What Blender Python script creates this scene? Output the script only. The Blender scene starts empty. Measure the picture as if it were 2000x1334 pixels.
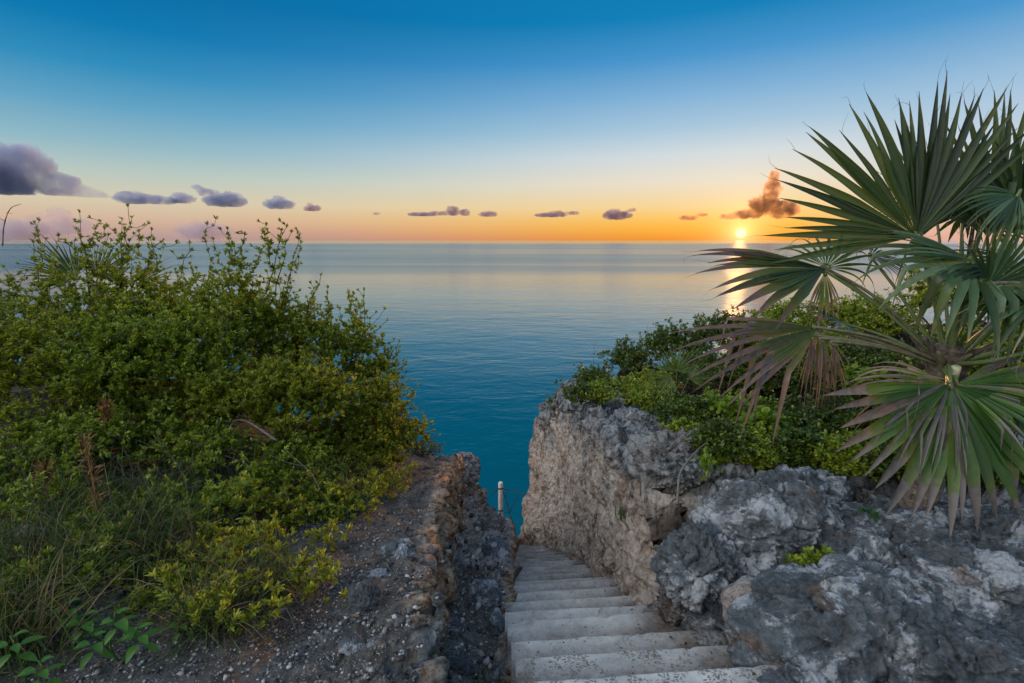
import bpy, bmesh, math, random
import numpy as np
from mathutils import Vector

random.seed(11)
rng = np.random.default_rng(11)
scene = bpy.context.scene
COL = scene.collection
R = math.radians

# ------------------------------------------------------------------ camera
FPX = 944.0                       # focal length in pixels of a 2000 px wide picture
PITCH = R(11.8)
CZ = 1.6                          # eye height above the top step
SP, CP = math.sin(PITCH), math.cos(PITCH)
SEA_Z = -8.0

cam_data = bpy.data.cameras.new('camera')
cam_data.sensor_width = 36.0
cam_data.lens = FPX / 2000 * 36.0
cam_data.clip_start = 0.05
cam_data.clip_end = 200000
cam = bpy.data.objects.new('camera', cam_data)
COL.objects.link(cam)
cam.location = (0, 0, CZ)
cam.rotation_euler = (math.pi / 2 - PITCH, 0, 0)
scene.camera = cam


def ray(px, py):
    dx = (px - 1000) / FPX
    dy = (667 - py) / FPX
    return np.array([dx, CP + dy * SP, -SP + dy * CP])


def at(px, py, Y):
    d = ray(px, py)
    return np.array([0, 0, CZ]) + d * (Y / d[1])


def px_size(npx, p):
    """metres covered by npx picture pixels at the distance of point p"""
    q = np.asarray(p) - np.array([0, 0, CZ])
    return npx / FPX * (q[1] * CP - q[2] * SP)


# ------------------------------------------------------------------ objects
def tag(o, label=None, cat=None, group=None, kind=None):
    if label: o['label'] = label
    if cat: o['category'] = cat
    if group: o['group'] = group
    if kind: o['kind'] = kind
    return o


def empty(name, loc=(0, 0, 0)):
    o = bpy.data.objects.new(name, None)
    o.empty_display_size = 0.1
    COL.objects.link(o)
    o.location = loc
    return o


def mesh_obj(name, verts, faces, mat, parent=None, smooth=True, attrs=None, loc=None, mats=None, mat_idx=None):
    """verts Nx3 in world space, faces: list of arrays (k x 3 / k x 4) or one array"""
    verts = np.asarray(verts, dtype=np.float64)
    org = np.zeros(3)
    if loc is not None:
        org = np.asarray(loc, float)
    elif parent is not None:
        org = np.array(parent['_w']) if '_w' in parent else np.array(parent.location)
    me = bpy.data.meshes.new(name)
    if isinstance(faces, np.ndarray): faces = [faces]
    faces = [np.asarray(f, dtype=np.int64) for f in faces if len(f)]
    nl = sum(f.size for f in faces); nf = sum(len(f) for f in faces)
    me.vertices.add(len(verts)); me.loops.add(nl); me.polygons.add(nf)
    me.vertices.foreach_set('co', (verts - org).astype(np.float32).ravel())
    me.loops.foreach_set('vertex_index', np.concatenate([f.ravel() for f in faces]).astype(np.int32))
    starts = []; s = 0
    for f in faces:
        k = f.shape[1]
        starts.append(s + np.arange(len(f)) * k); s += f.size
    me.polygons.foreach_set('loop_start', np.concatenate(starts).astype(np.int32))
    me.update(calc_edges=True)
    if smooth:
        me.polygons.foreach_set('use_smooth', np.ones(nf, dtype=bool))
    if mats:
        for m in mats: me.materials.append(m)
        if mat_idx is not None: me.polygons.foreach_set('material_index', np.asarray(mat_idx, dtype=np.int32))
    elif mat: me.materials.append(mat)
    for k, v in (attrs or {}).items():
        a = me.attributes.new(k, 'FLOAT', 'POINT')
        a.data.foreach_set('value', np.asarray(v, dtype=np.float32).ravel())
    me.validate()
    o = bpy.data.objects.new(name, me)
    COL.objects.link(o)
    if parent is not None:
        o.parent = parent
        pw = np.array(parent['_w']) if '_w' in parent else np.array(parent.location)
        o.location = tuple(org - pw)
    else:
        o.location = tuple(org)
    return o


class Acc:
    """collects pieces of one mesh"""
    def __init__(s): s.v = []; s.t = []; s.q = []; s.n = 0; s.a = {}
    def add(s, v, tris=None, quads=None, **attrs):
        v = np.asarray(v, float).reshape(-1, 3)
        s.v.append(v)
        if tris is not None and len(tris): s.t.append(np.asarray(tris, np.int64) + s.n)
        if quads is not None and len(quads): s.q.append(np.asarray(quads, np.int64) + s.n)
        for k, x in attrs.items():
            s.a.setdefault(k, []).append(np.broadcast_to(np.asarray(x, float), (len(v),)))
        s.n += len(v)
    def build(s, name, mat, parent=None, **kw):
        f = []
        if s.t: f.append(np.concatenate(s.t))
        if s.q: f.append(np.concatenate(s.q))
        return mesh_obj(name, np.concatenate(s.v), f, mat, parent,
                        attrs={k: np.concatenate(x) for k, x in s.a.items()}, **kw)


def grid_faces(nu, nv, wrap_v=False):
    i = np.arange(nu - 1)[:, None]; j = np.arange(nv if wrap_v else nv - 1)[None, :]
    a = i * nv + j; b = i * nv + (j + 1) % nv
    c = (i + 1) * nv + (j + 1) % nv; d = (i + 1) * nv + j
    return np.stack([a, b, c, d], -1).reshape(-1, 4)


def unit(v):
    v = np.asarray(v, float)
    return v / np.maximum(np.linalg.norm(v, axis=-1, keepdims=True), 1e-9)


def grid_normals(P):
    du = np.gradient(P, axis=0); dv = np.gradient(P, axis=1)
    return unit(np.cross(du, dv))


def tube(points, radii, sides=8, cap=True):
    """verts, quads, tris of a tube along a polyline"""
    P = np.asarray(points, float); r = np.broadcast_to(np.asarray(radii, float), (len(P),))
    T = unit(np.gradient(P, axis=0))
    ref = np.array([0, 0, 1.0]) if abs(T[0, 2]) < .9 else np.array([1.0, 0, 0])
    A = unit(np.cross(T, ref)); B = np.cross(T, A)
    th = np.arange(sides) * 2 * math.pi / sides
    V = P[:, None] + r[:, None, None] * (np.cos(th)[None, :, None] * A[:, None] + np.sin(th)[None, :, None] * B[:, None])
    V = V.reshape(-1, 3)
    q = grid_faces(len(P), sides, True)
    tris = []
    if cap:
        n = len(V)
        V = np.vstack([V, P[0], P[-1]])
        for j in range(sides):
            tris.append((n, (j + 1) % sides, j))
            tris.append((n + 1, (len(P) - 1) * sides + j, (len(P) - 1) * sides + (j + 1) % sides))
    return V, q, np.array(tris).reshape(-1, 3)


# ------------------------------------------------------------------ noise
def _hash(ix, iy, iz, seed):
    h = (ix.astype(np.int64) * 374761393 + iy.astype(np.int64) * 668265263 + iz.astype(np.int64) * 2147483647 + seed * 1274126177) & 0xffffffff
    h = ((h ^ (h >> 13)) * 1274126177) & 0xffffffff
    h = ((h ^ (h >> 16)) * 2246822519) & 0xffffffff
    return h ^ (h >> 15)


_G = unit(np.random.default_rng(3).normal(size=(256, 3)))


def noise(P, seed=0):
    P = np.asarray(P, float)
    sh = P.shape[:-1]; P = P.reshape(-1, 3)
    I = np.floor(P).astype(np.int64); Fv = P - I
    U = Fv * Fv * Fv * (Fv * (Fv * 6 - 15) + 10)
    out = np.zeros(len(P))
    for dx in (0, 1):
        wx = U[:, 0] if dx else 1 - U[:, 0]
        for dy in (0, 1):
            wy = U[:, 1] if dy else 1 - U[:, 1]
            for dz in (0, 1):
                wz = U[:, 2] if dz else 1 - U[:, 2]
                g = _G[_hash(I[:, 0] + dx, I[:, 1] + dy, I[:, 2] + dz, seed) & 255]
                d = Fv - np.array([dx, dy, dz])
                out += wx * wy * wz * (g * d).sum(1)
    return (out * 1.6).reshape(sh)


def fbm(P, oct=4, seed=0, gain=.5, ridged=False):
    s = 0; a = 1; t = 0; P = np.asarray(P, float)
    for k in range(oct):
        n = noise(P * 2 ** k + 17.3 * k, seed + k)
        if ridged: n = 1 - 2 * np.abs(n)
        s = s + a * n; t += a; a *= gain
    return s / t


def worley(P, seed=0, second=False):
    P = np.asarray(P, float); sh = P.shape[:-1]; P = P.reshape(-1, 3)
    I = np.floor(P).astype(np.int64); d1 = np.full(len(P), 9.0); d2 = np.full(len(P), 9.0)
    for dx in (-1, 0, 1):
        for dy in (-1, 0, 1):
            for dz in (-1, 0, 1):
                c = I + np.array([dx, dy, dz])
                h = _hash(c[:, 0], c[:, 1], c[:, 2], seed)
                o = np.stack([(h & 1023) / 1023., ((h >> 10) & 1023) / 1023., ((h >> 20) & 1023) / 1023.], -1)
                d = np.linalg.norm(c + o - P, axis=1)
                d2 = np.minimum(d2, np.maximum(d, d1)); d1 = np.minimum(d1, d)
    return ((d2 - d1) if second else d1).reshape(sh)


def facets(P, seed=0, tilt=.5):
    """broken blocks: (height with flat tilted faces per cell, distance to the crack between cells)"""
    P = np.asarray(P, float); sh = P.shape[:-1]; P = P.reshape(-1, 3)
    I = np.floor(P).astype(np.int64); d1 = np.full(len(P), 9.0); d2 = np.full(len(P), 9.0)
    hh = np.zeros(len(P), np.int64); cc = np.zeros_like(P)
    for dx in (-1, 0, 1):
        for dy in (-1, 0, 1):
            for dz in (-1, 0, 1):
                c = I + np.array([dx, dy, dz])
                h = _hash(c[:, 0], c[:, 1], c[:, 2], seed)
                o = c + np.stack([(h & 1023) / 1023., ((h >> 10) & 1023) / 1023., ((h >> 20) & 1023) / 1023.], -1)
                d = np.linalg.norm(o - P, axis=1)
                d2 = np.minimum(d2, np.maximum(d, d1)); m = d < d1
                d1 = np.where(m, d, d1); hh = np.where(m, h, hh); cc = np.where(m[:, None], o, cc)
    g = _G[(hh >> 7) & 255]
    v = ((hh >> 3) & 1023) / 1023. - .5 + tilt * ((P - cc) * g).sum(1) * 2
    return v.reshape(sh), (d2 - d1).reshape(sh)


def sstep(a, b, x):
    t = np.clip((x - a) / (b - a), 0, 1)
    return t * t * (3 - 2 * t)


def curve_pts(ctrl, n):
    """Catmull-Rom through control points"""
    c = np.asarray(ctrl, float)
    c = np.vstack([2 * c[0] - c[1], c, 2 * c[-1] - c[-2]])
    m = len(c) - 3
    t = np.linspace(0, m - 1e-6, n); k = t.astype(int); f = (t - k)[:, None]
    p0, p1, p2, p3 = c[k], c[k + 1], c[k + 2], c[k + 3]
    return .5 * (2 * p1 + (p2 - p0) * f + (2 * p0 - 5 * p1 + 4 * p2 - p3) * f ** 2 + (3 * p1 - p0 - 3 * p2 + p3) * f ** 3)


# ------------------------------------------------------------------ materials
class Mat:
    def __init__(s, name):
        s.m = bpy.data.materials.new(name); s.m.use_nodes = True
        s.nt = s.m.node_tree; s.n = s.nt.nodes; s.l = s.nt.links
        s.n.clear()
        s.out = s.n.new('ShaderNodeOutputMaterial')
    def node(s, t, **kw):
        n = s.n.new(t)
        for k, v in kw.items():
            if k in n.inputs: s.set(n, k, v)
            else: setattr(n, k, v)
        return n
    def set(s, n, k, v):
        if isinstance(v, bpy.types.NodeSocket): s.l.new(v, n.inputs[k])
        else: n.inputs[k].default_value = v
    def obj(s):
        return s.node('ShaderNodeTexCoord').outputs['Object']
    def pos(s):
        return s.node('ShaderNodeNewGeometry').outputs['Position']
    def tex(s, vec, scale, detail=5, rough=.55, dist=0, kind='noise', **kw):
        if kind == 'noise':
            n = s.node('ShaderNodeTexNoise'); s.set(n, 'Detail', detail); s.set(n, 'Roughness', rough); s.set(n, 'Distortion', dist); o = n.outputs['Fac']
        else:
            n = s.node('ShaderNodeTexVoronoi', **kw); o = n.outputs['Distance']
        s.set(n, 'Scale', scale); s.l.new(vec, n.inputs['Vector'])
        return o
    def ramp(s, fac, stops, interp='LINEAR'):
        n = s.node('ShaderNodeValToRGB'); n.color_ramp.interpolation = interp
        e = n.color_ramp.elements
        while len(e) < len(stops): e.new(.5)
        for x, (p, c) in zip(e, stops):
            x.position = p
            x.color = (*(c if hasattr(c, '__len__') else (c, c, c)), 1)
        s.l.new(fac, n.inputs['Fac'])
        return n.outputs['Color']
    def mix(s, fac, a, b, mode='MIX'):
        n = s.node('ShaderNodeMix'); n.data_type = 'RGBA'; n.blend_type = mode
        for k, v in ((0, fac), (6, a), (7, b)):
            if isinstance(v, bpy.types.NodeSocket): s.l.new(v, n.inputs[k])
            elif k == 0: n.inputs[k].default_value = v
            else: n.inputs[k].default_value = (*v, 1)
        return n.outputs[2]
    def math(s, op, a, b=0.0, c=0.0):
        n = s.node('ShaderNodeMath'); n.operation = op
        for k, v in ((0, a), (1, b), (2, c)):
            if isinstance(v, bpy.types.NodeSocket): s.l.new(v, n.inputs[k])
            else: n.inputs[k].default_value = v
        return n.outputs[0]
    def attr(s, name):
        return s.node('ShaderNodeAttribute', attribute_name=name).outputs['Fac']
    def island(s):
        return s.node('ShaderNodeNewGeometry').outputs['Random Per Island']
    def bump(s, height, strength=.5, dist=.02, normal=None):
        n = s.node('ShaderNodeBump'); s.set(n, 'Strength', strength); s.set(n, 'Distance', dist); s.l.new(height, n.inputs['Height'])
        if normal is not None: s.l.new(normal, n.inputs['Normal'])
        return n.outputs['Normal']
    def bsdf(s, color, rough=.8, normal=None, spec=.3, **kw):
        n = s.node('ShaderNodeBsdfPrincipled')
        if isinstance(color, bpy.types.NodeSocket): s.l.new(color, n.inputs['Base Color'])
        else: n.inputs['Base Color'].default_value = (*color, 1)
        s.set(n, 'Roughness', rough); s.set(n, 'Specular IOR Level', spec)
        if normal is not None: s.l.new(normal, n.inputs['Normal'])
        for k, v in kw.items(): s.set(n, k, v)
        return n.outputs[0]
    def surface(s, sh):
        s.l.new(sh, s.out.inputs['Surface']); return s.m


def leaf_mat(name, stops, trans=.45, rough=.45, spec=.4, noise_scale=2.0, tcol=(1.25, 1.15, .6)):
    """leaf colours by leaf; stops = colour ramp over a random number per leaf"""
    m = Mat(name)
    f = m.math('ADD', m.math('MULTIPLY', m.island(), .6), m.math('MULTIPLY', m.tex(m.pos(), noise_scale, 2), .45))
    c = m.ramp(f, stops)
    a = m.bsdf(c, rough, spec=spec)
    t = m.node('ShaderNodeBsdfTranslucent')
    m.l.new(m.mix(1.0, c, tcol, 'MULTIPLY'), t.inputs['Color'])
    mx = m.node('ShaderNodeMixShader'); mx.inputs[0].default_value = trans
    m.l.new(a, mx.inputs[1]); m.l.new(t.outputs[0], mx.inputs[2])
    return m.surface(mx.outputs[0])
# ------------------------------------------------------------------ light and sky
SUN_EL, SUN_AZ = R(0.75), R(24.8)          # azimuth clockwise from +Y
SUN_DIR = np.array([math.sin(SUN_AZ) * math.cos(SUN_EL), math.cos(SUN_AZ) * math.cos(SUN_EL), math.sin(SUN_EL)])

world = bpy.data.worlds.new('World')
scene.world = world
world.use_nodes = True
wn, wl = world.node_tree.nodes, world.node_tree.links
wn.clear()


class WM(Mat):
    def __init__(s):
        s.nt = world.node_tree; s.n = wn; s.l = wl


W = WM()
def lin(r, g, b):
    f = lambda c: c / 12.92 if c <= .04045 else ((c + .055) / 1.055) ** 2.4
    return tuple(f(x / 255) for x in (r, g, b))

gen = W.node('ShaderNodeTexCoord').outputs['Generated']
nrm = W.node('ShaderNodeVectorMath', operation='NORMALIZE'); wl.new(gen, nrm.inputs[0])
sep = W.node('ShaderNodeSeparateXYZ'); wl.new(nrm.outputs[0], sep.inputs[0])
elev = W.math('MAXIMUM', W.math('ARCSINE', sep.outputs['Z']), 0.0)
e01 = W.math('MULTIPLY', elev, 1 / R(60))              # 0..1 over 60 degrees
dotn = W.node('ShaderNodeVectorMath', operation='DOT_PRODUCT'); wl.new(nrm.outputs[0], dotn.inputs[0]); dotn.inputs[1].default_value = tuple(SUN_DIR)
ang = W.math('ARCCOSINE', W.math('MINIMUM', dotn.outputs['Value'], 1.0))     # angle from the sun

# azimuth distance from the sun, for the colours low over the horizon
hx = W.node('ShaderNodeCombineXYZ'); wl.new(sep.outputs['X'], hx.inputs[0]); wl.new(sep.outputs['Y'], hx.inputs[1])
hn = W.node('ShaderNodeVectorMath', operation='NORMALIZE'); wl.new(hx.outputs[0], hn.inputs[0])
hd = W.node('ShaderNodeVectorMath', operation='DOT_PRODUCT'); wl.new(hn.outputs[0], hd.inputs[0])
hd.inputs[1].default_value = (math.sin(SUN_AZ), math.cos(SUN_AZ), 0)
az = W.math('ARCCOSINE', W.math('MINIMUM', hd.outputs['Value'], 1.0))

dg = lambda d: d / 60.0
zen = [(dg(29), lin(12, 112, 170)), (dg(36), lin(70, 140, 185)), (dg(48), lin(120, 160, 202)), (1, lin(140, 172, 212))]  # overhead sky out of view, brightened to add fill light
far = W.ramp(e01, [(0, lin(176, 152, 152)), (dg(.9), lin(198, 164, 152)), (dg(2.0), lin(214, 184, 158)), (dg(3.6), lin(216, 204, 176)), (dg(6), lin(186, 202, 194)), (dg(8.4), lin(146, 186, 200)),
                   (dg(11.5), lin(98, 164, 198)), (dg(14.5), lin(48, 142, 190)), (dg(17.6), lin(10, 122, 178)), (dg(21), lin(4, 110, 166))] + zen)
near = W.ramp(e01, [(0, lin(238, 146, 52)), (dg(1.2), lin(251, 178, 62)), (dg(2.4), lin(250, 198, 100)), (dg(3.6), lin(246, 213, 150)), (dg(6.2), lin(234, 224, 204)), (dg(8.9), lin(210, 220, 224)),
                    (dg(11.5), lin(168, 200, 222)), (dg(14.5), lin(130, 179, 217)), (dg(18), lin(70, 150, 206)), (dg(21.5), lin(8, 128, 186))] + zen)
rite = W.ramp(e01, [(0, lin(226, 176, 160)), (dg(2.4), lin(234, 200, 180)), (dg(4.5), lin(226, 212, 206)), (dg(7.8), lin(200, 214, 228)), (dg(12.5), lin(158, 194, 222)), (dg(17.6), lin(74, 152, 207)), (dg(22), lin(22, 128, 186))] + zen)
f1 = W.node('ShaderNodeMapRange', interpolation_type='SMOOTHSTEP'); wl.new(az, f1.inputs['Value']); f1.inputs['From Min'].default_value = R(4); f1.inputs['From Max'].default_value = R(64)
saz = W.math('ARCTAN2', sep.outputs['X'], sep.outputs['Y'])
f2 = W.node('ShaderNodeMapRange', interpolation_type='SMOOTHSTEP'); wl.new(saz, f2.inputs['Value']); f2.inputs['From Min'].default_value = R(29); f2.inputs['From Max'].default_value = R(44)
f3 = W.node('ShaderNodeMapRange', interpolation_type='SMOOTHSTEP'); wl.new(saz, f3.inputs['Value']); f3.inputs['From Min'].default_value = R(75); f3.inputs['From Max'].default_value = R(130)
f3.inputs['To Min'].default_value = 1; f3.inputs['To Max'].default_value = 0
sky = W.mix(W.math('MULTIPLY', f2.outputs[0], f3.outputs[0]), W.mix(f1.outputs[0], near, far), rite)

# bright unseen sky added behind and left of the viewer as fill light
f4 = W.node('ShaderNodeMapRange', interpolation_type='SMOOTHSTEP'); wl.new(W.math('MULTIPLY', saz, -1.0), f4.inputs['Value']); f4.inputs['From Min'].default_value = R(58); f4.inputs['From Max'].default_value = R(100)
f6 = W.node('ShaderNodeMapRange', interpolation_type='SMOOTHSTEP'); wl.new(saz, f6.inputs['Value']); f6.inputs['From Min'].default_value = R(135); f6.inputs['From Max'].default_value = R(175)
f5 = W.node('ShaderNodeMapRange', interpolation_type='SMOOTHSTEP'); wl.new(elev, f5.inputs['Value']); f5.inputs['From Min'].default_value = R(2); f5.inputs['From Max'].default_value = R(14)
f7 = W.node('ShaderNodeMapRange', interpolation_type='SMOOTHSTEP'); wl.new(elev, f7.inputs['Value']); f7.inputs['From Min'].default_value = R(45); f7.inputs['From Max'].default_value = R(75); f7.inputs['To Min'].default_value = 1; f7.inputs['To Max'].default_value = 0
f8 = W.node('ShaderNodeMapRange', interpolation_type='SMOOTHSTEP'); wl.new(W.math('ABSOLUTE', saz), f8.inputs['Value']); f8.inputs['From Min'].default_value = R(112); f8.inputs['From Max'].default_value = R(165)
f8.inputs['To Min'].default_value = 1; f8.inputs['To Max'].default_value = .48
fb = W.math('MULTIPLY', W.math('MULTIPLY', W.math('MULTIPLY', W.math('MAXIMUM', f4.outputs[0], f6.outputs[0]), f8.outputs[0]), f5.outputs[0]), f7.outputs[0])
sky = W.mix(fb, sky, (2.9, 2.88, 2.86))

# glow round the sun, and its disc
def lobe(width, amount, color):
    g = W.math('MULTIPLY', W.math('POWER', 2.718, W.math('MULTIPLY', ang, -1.0 / R(width))), amount)
    return W.mix(1.0, W.mix(g, (0, 0, 0), color), (1, 1, 1), 'MULTIPLY')
sky = W.mix(1.0, sky, lobe(1.1, 1.0, (.9, .7, .36)), 'ADD')
sky = W.mix(1.0, sky, lobe(3.2, 1.0, (.26, .16, .05)), 'ADD')
disc = W.node('ShaderNodeMapRange', interpolation_type='SMOOTHSTEP'); wl.new(ang, disc.inputs['Value'])
disc.inputs['From Min'].default_value = R(.32); disc.inputs['From Max'].default_value = R(.58); disc.inputs['To Min'].default_value = 1; disc.inputs['To Max'].default_value = 0
sky = W.mix(1.0, sky, W.mix(disc.outputs[0], (0, 0, 0), (1.1, .9, .55)), 'ADD')

bg1 = W.node('ShaderNodeBackground'); wl.new(sky, bg1.inputs['Color']); bg1.inputs['Strength'].default_value = 0.98
nish = W.node('ShaderNodeTexSky', sky_type='NISHITA'); nish.sun_disc = False
nish.sun_elevation = SUN_EL; nish.sun_rotation = SUN_AZ
bg2 = W.node('ShaderNodeBackground'); wl.new(nish.outputs[0], bg2.inputs['Color']); bg2.inputs['Strength'].default_value = 0.003
ad = W.node('ShaderNodeAddShader'); wl.new(bg1.outputs[0], ad.inputs[0]); wl.new(bg2.outputs[0], ad.inputs[1])
wo = W.node('ShaderNodeOutputWorld'); wl.new(ad.outputs[0], wo.inputs['Surface'])
world.cycles.sampling_method = 'MANUAL'; world.cycles.sample_map_resolution = 1024

sun_data = bpy.data.lights.new('sun', 'SUN')
sun_data.energy = 3.0; sun_data.angle = R(.6); sun_data.color = (1.0, .46, .13)
sun = bpy.data.objects.new('sun', sun_data); COL.objects.link(sun)
sun.rotation_euler = Vector(-SUN_DIR).to_track_quat('-Z', 'Y').to_euler()

vs = scene.view_settings
scene.display_settings.display_device = 'sRGB'
vs.view_transform = 'Standard'; vs.look = 'None'; vs.exposure = 0; vs.gamma = 1; vs.use_curve_mapping = False
scene.render.engine = 'CYCLES'
cy = scene.cycles
cy.use_denoising = True
cy.use_adaptive_sampling = True; cy.adaptive_threshold = .015
cy.max_bounces = 6; cy.diffuse_bounces = 3; cy.glossy_bounces = 3; cy.transmission_bounces = 3; cy.transparent_max_bounces = 6
cy.sample_clamp_direct = 1.6; cy.sample_clamp_indirect = 3; cy.caustics_reflective = False; cy.caustics_refractive = False

cy.volume_bounces = 2; cy.volume_step_rate = 1.0
# ------------------------------------------------------------------ ground shape
def stair_z(y): return -(y - 1.6) * .605
XB = (np.array([0.0, 1.2, 1.6, 2.1, 2.7, 4.0, 5.3, 6.2, 6.8, 7.3, 7.7, 8.2, 9.5]),
      np.array([1.15, 1.02, .93, .86, .80, .80, .78, .70, .55, .34, .14, .10, .30]))
def xb_of(y): return np.interp(y, *XB)


def lime_mat(name, light, dark, warm, warm_attr=None, bump=.6):
    """weathered limestone: pale crust, black algae patches, warm where it broke"""
    m = Mat(name); o = m.pos()
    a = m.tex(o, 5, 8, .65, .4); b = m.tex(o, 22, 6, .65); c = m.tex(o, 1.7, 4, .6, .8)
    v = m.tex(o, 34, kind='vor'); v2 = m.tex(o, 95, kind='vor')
    base = m.ramp(m.math('ADD', m.math('MULTIPLY', a, .6), m.math('MULTIPLY', b, .45)),
                  [(.40, dark), (.47, tuple(.55 * x + .45 * y for x, y in zip(dark, light))), (.54, light), (.68, tuple(min(1, x * 1.35) for x in light))])
    w = m.ramp(c, [(.5, 0), (.62, 1)])
    if warm_attr: w = m.math('MAXIMUM', m.math('MULTIPLY', w, .25), m.attr(warm_attr))
    else: w = m.math('MULTIPLY', w, .35)
    wc = m.ramp(m.math('ADD', m.math('MULTIPLY', a, .5), m.math('MULTIPLY', b, .5)), [(.3, tuple(x * .3 for x in warm)), (.5, warm), (.68, tuple(min(1, x * 1.5) for x in warm))])
    col = m.mix(w, base, wc)
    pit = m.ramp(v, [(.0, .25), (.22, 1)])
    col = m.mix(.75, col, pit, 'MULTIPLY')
    blk = m.ramp(m.tex(o, 9, 7, .7, .6), [(.57, 0), (.68, .9)])
    col = m.mix(blk, col, tuple(x * .6 for x in dark))
    wht = m.ramp(m.tex(o, 7.3, 7, .7, 1.2), [(.6, 0), (.69, .7)])
    col = m.mix(wht, col, (.62, .62, .6))
    h = m.math('ADD', m.math('ADD', m.math('MULTIPLY', b, .9), m.math('MULTIPLY', v, .5)), m.math('ADD', m.math('MULTIPLY', m.tex(o, 80, 5, .7), .35), m.math('MULTIPLY', v2, .15)))
    return m.surface(m.bsdf(col, .9, m.bump(h, bump, .05), spec=.15))


def outcrop_color(m, o):
    a = m.tex(o, 4.2, 12, .74, .6); b = m.tex(o, 30, 9, .78, .1); c = m.tex(o, 1.9, 5, .6, 1.0); d = m.tex(o, 8.5, 8, .72, .6)
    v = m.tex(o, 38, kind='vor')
    base = m.ramp(m.math('ADD', m.math('MULTIPLY', a, .5), m.math('MULTIPLY', b, .5)), [(.36, (.045, .052, .058)), (.47, (.12, .14, .155)), (.56, (.205, .232, .255)), (.7, (.31, .34, .37))])
    vein = m.math('MULTIPLY', m.ramp(m.math('ADD', m.math('MULTIPLY', a, .65), m.math('MULTIPLY', d, .4)), [(.535, 0), (.57, .9)]), m.ramp(b, [(.35, .35), (.55, 1)]))
    col = m.mix(vein, base, (.58, .61, .65))
    rust = m.math('MULTIPLY', m.ramp(c, [(.60, 0), (.67, .8)]), m.ramp(d, [(.42, 0), (.55, 1)]))
    col = m.mix(rust, col, m.ramp(b, [(.35, (.06, .03, .015)), (.6, (.25, .135, .065))]))
    blk = m.ramp(d, [(.35, .8), (.40, 0)])
    col = m.mix(blk, col, (.016, .017, .019))
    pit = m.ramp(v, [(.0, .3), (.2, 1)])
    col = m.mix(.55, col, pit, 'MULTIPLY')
    h = m.math('ADD', m.math('ADD', m.math('MULTIPLY', b, 1.0), m.math('MULTIPLY', d, .8)), m.math('ADD', m.math('MULTIPLY', m.tex(o, 95, 5, .7), .35), m.math('MULTIPLY', v, .35)))
    return col, h


def outcrop_mat():
    m = Mat('blue_grey_outcrop'); o = m.pos(); col, h = outcrop_color(m, o)
    col = m.mix(m.math('MULTIPLY', m.attr('warm'), .8), col, (.20, .105, .05))
    return m.surface(m.bsdf(col, .8, m.bump(h, .85, .04), spec=.25))


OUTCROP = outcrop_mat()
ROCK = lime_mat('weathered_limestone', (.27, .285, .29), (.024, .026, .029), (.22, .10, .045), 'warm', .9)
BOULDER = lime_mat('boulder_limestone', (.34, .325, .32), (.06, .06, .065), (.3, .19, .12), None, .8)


def wall_material():
    m = Mat('cut_cliff'); o = m.pos()
    st = m.node('ShaderNodeMapping'); st.inputs['Scale'].default_value = (1, 1, .45); m.l.new(o, st.inputs['Vector'])
    s = st.outputs[0]
    a = m.tex(s, 6, 8, .68, .5); b = m.tex(s, 24, 6, .65, .3); v = m.tex(s, 30, kind='vor'); c = m.tex(s, 2.2, 4, .6, .6)
    f = m.math('ADD', m.math('MULTIPLY', a, .55), m.math('MULTIPLY', b, .5))
    face = m.ramp(f, [(.38, (.09, .065, .055)), (.455, (.35, .285, .235)), (.54, (.57, .48, .41)), (.68, (.76, .68, .60))])
    rust = m.ramp(m.math('ADD', m.math('MULTIPLY', c, .6), m.math('MULTIPLY', a, .4)), [(.54, 0), (.66, .8)])
    face = m.mix(rust, face, m.ramp(b, [(.35, (.10, .045, .02)), (.6, (.34, .19, .10))]))
    crust = m.ramp(f, [(.41, (.026, .028, .034)), (.475, (.085, .092, .098)), (.55, (.25, .265, .275)), (.68, (.48, .49, .50))])
    oc, oh = outcrop_color(m, o)
    soil = m.ramp(b, [(.35, (.018, .012, .009)), (.65, (.085, .055, .038))])
    col = m.mix(m.attr('crust'), face, crust)
    col = m.mix(m.attr('outcrop'), col, oc)
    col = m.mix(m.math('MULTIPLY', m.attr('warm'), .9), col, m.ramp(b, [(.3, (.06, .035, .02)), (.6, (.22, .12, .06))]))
    col = m.mix(m.attr('soil'), col, soil)
    col = m.mix(.8, col, m.ramp(v, [(.0, .2), (.25, 1)]), 'MULTIPLY')
    h = m.math('ADD', m.math('ADD', b, m.math('MULTIPLY', v, .6)), m.math('MULTIPLY', m.tex(s, 85, 5, .7), .4))
    return m.surface(m.bsdf(col, .92, m.bump(h, .9, .055), spec=.12))


CLIFF = wall_material()

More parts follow.
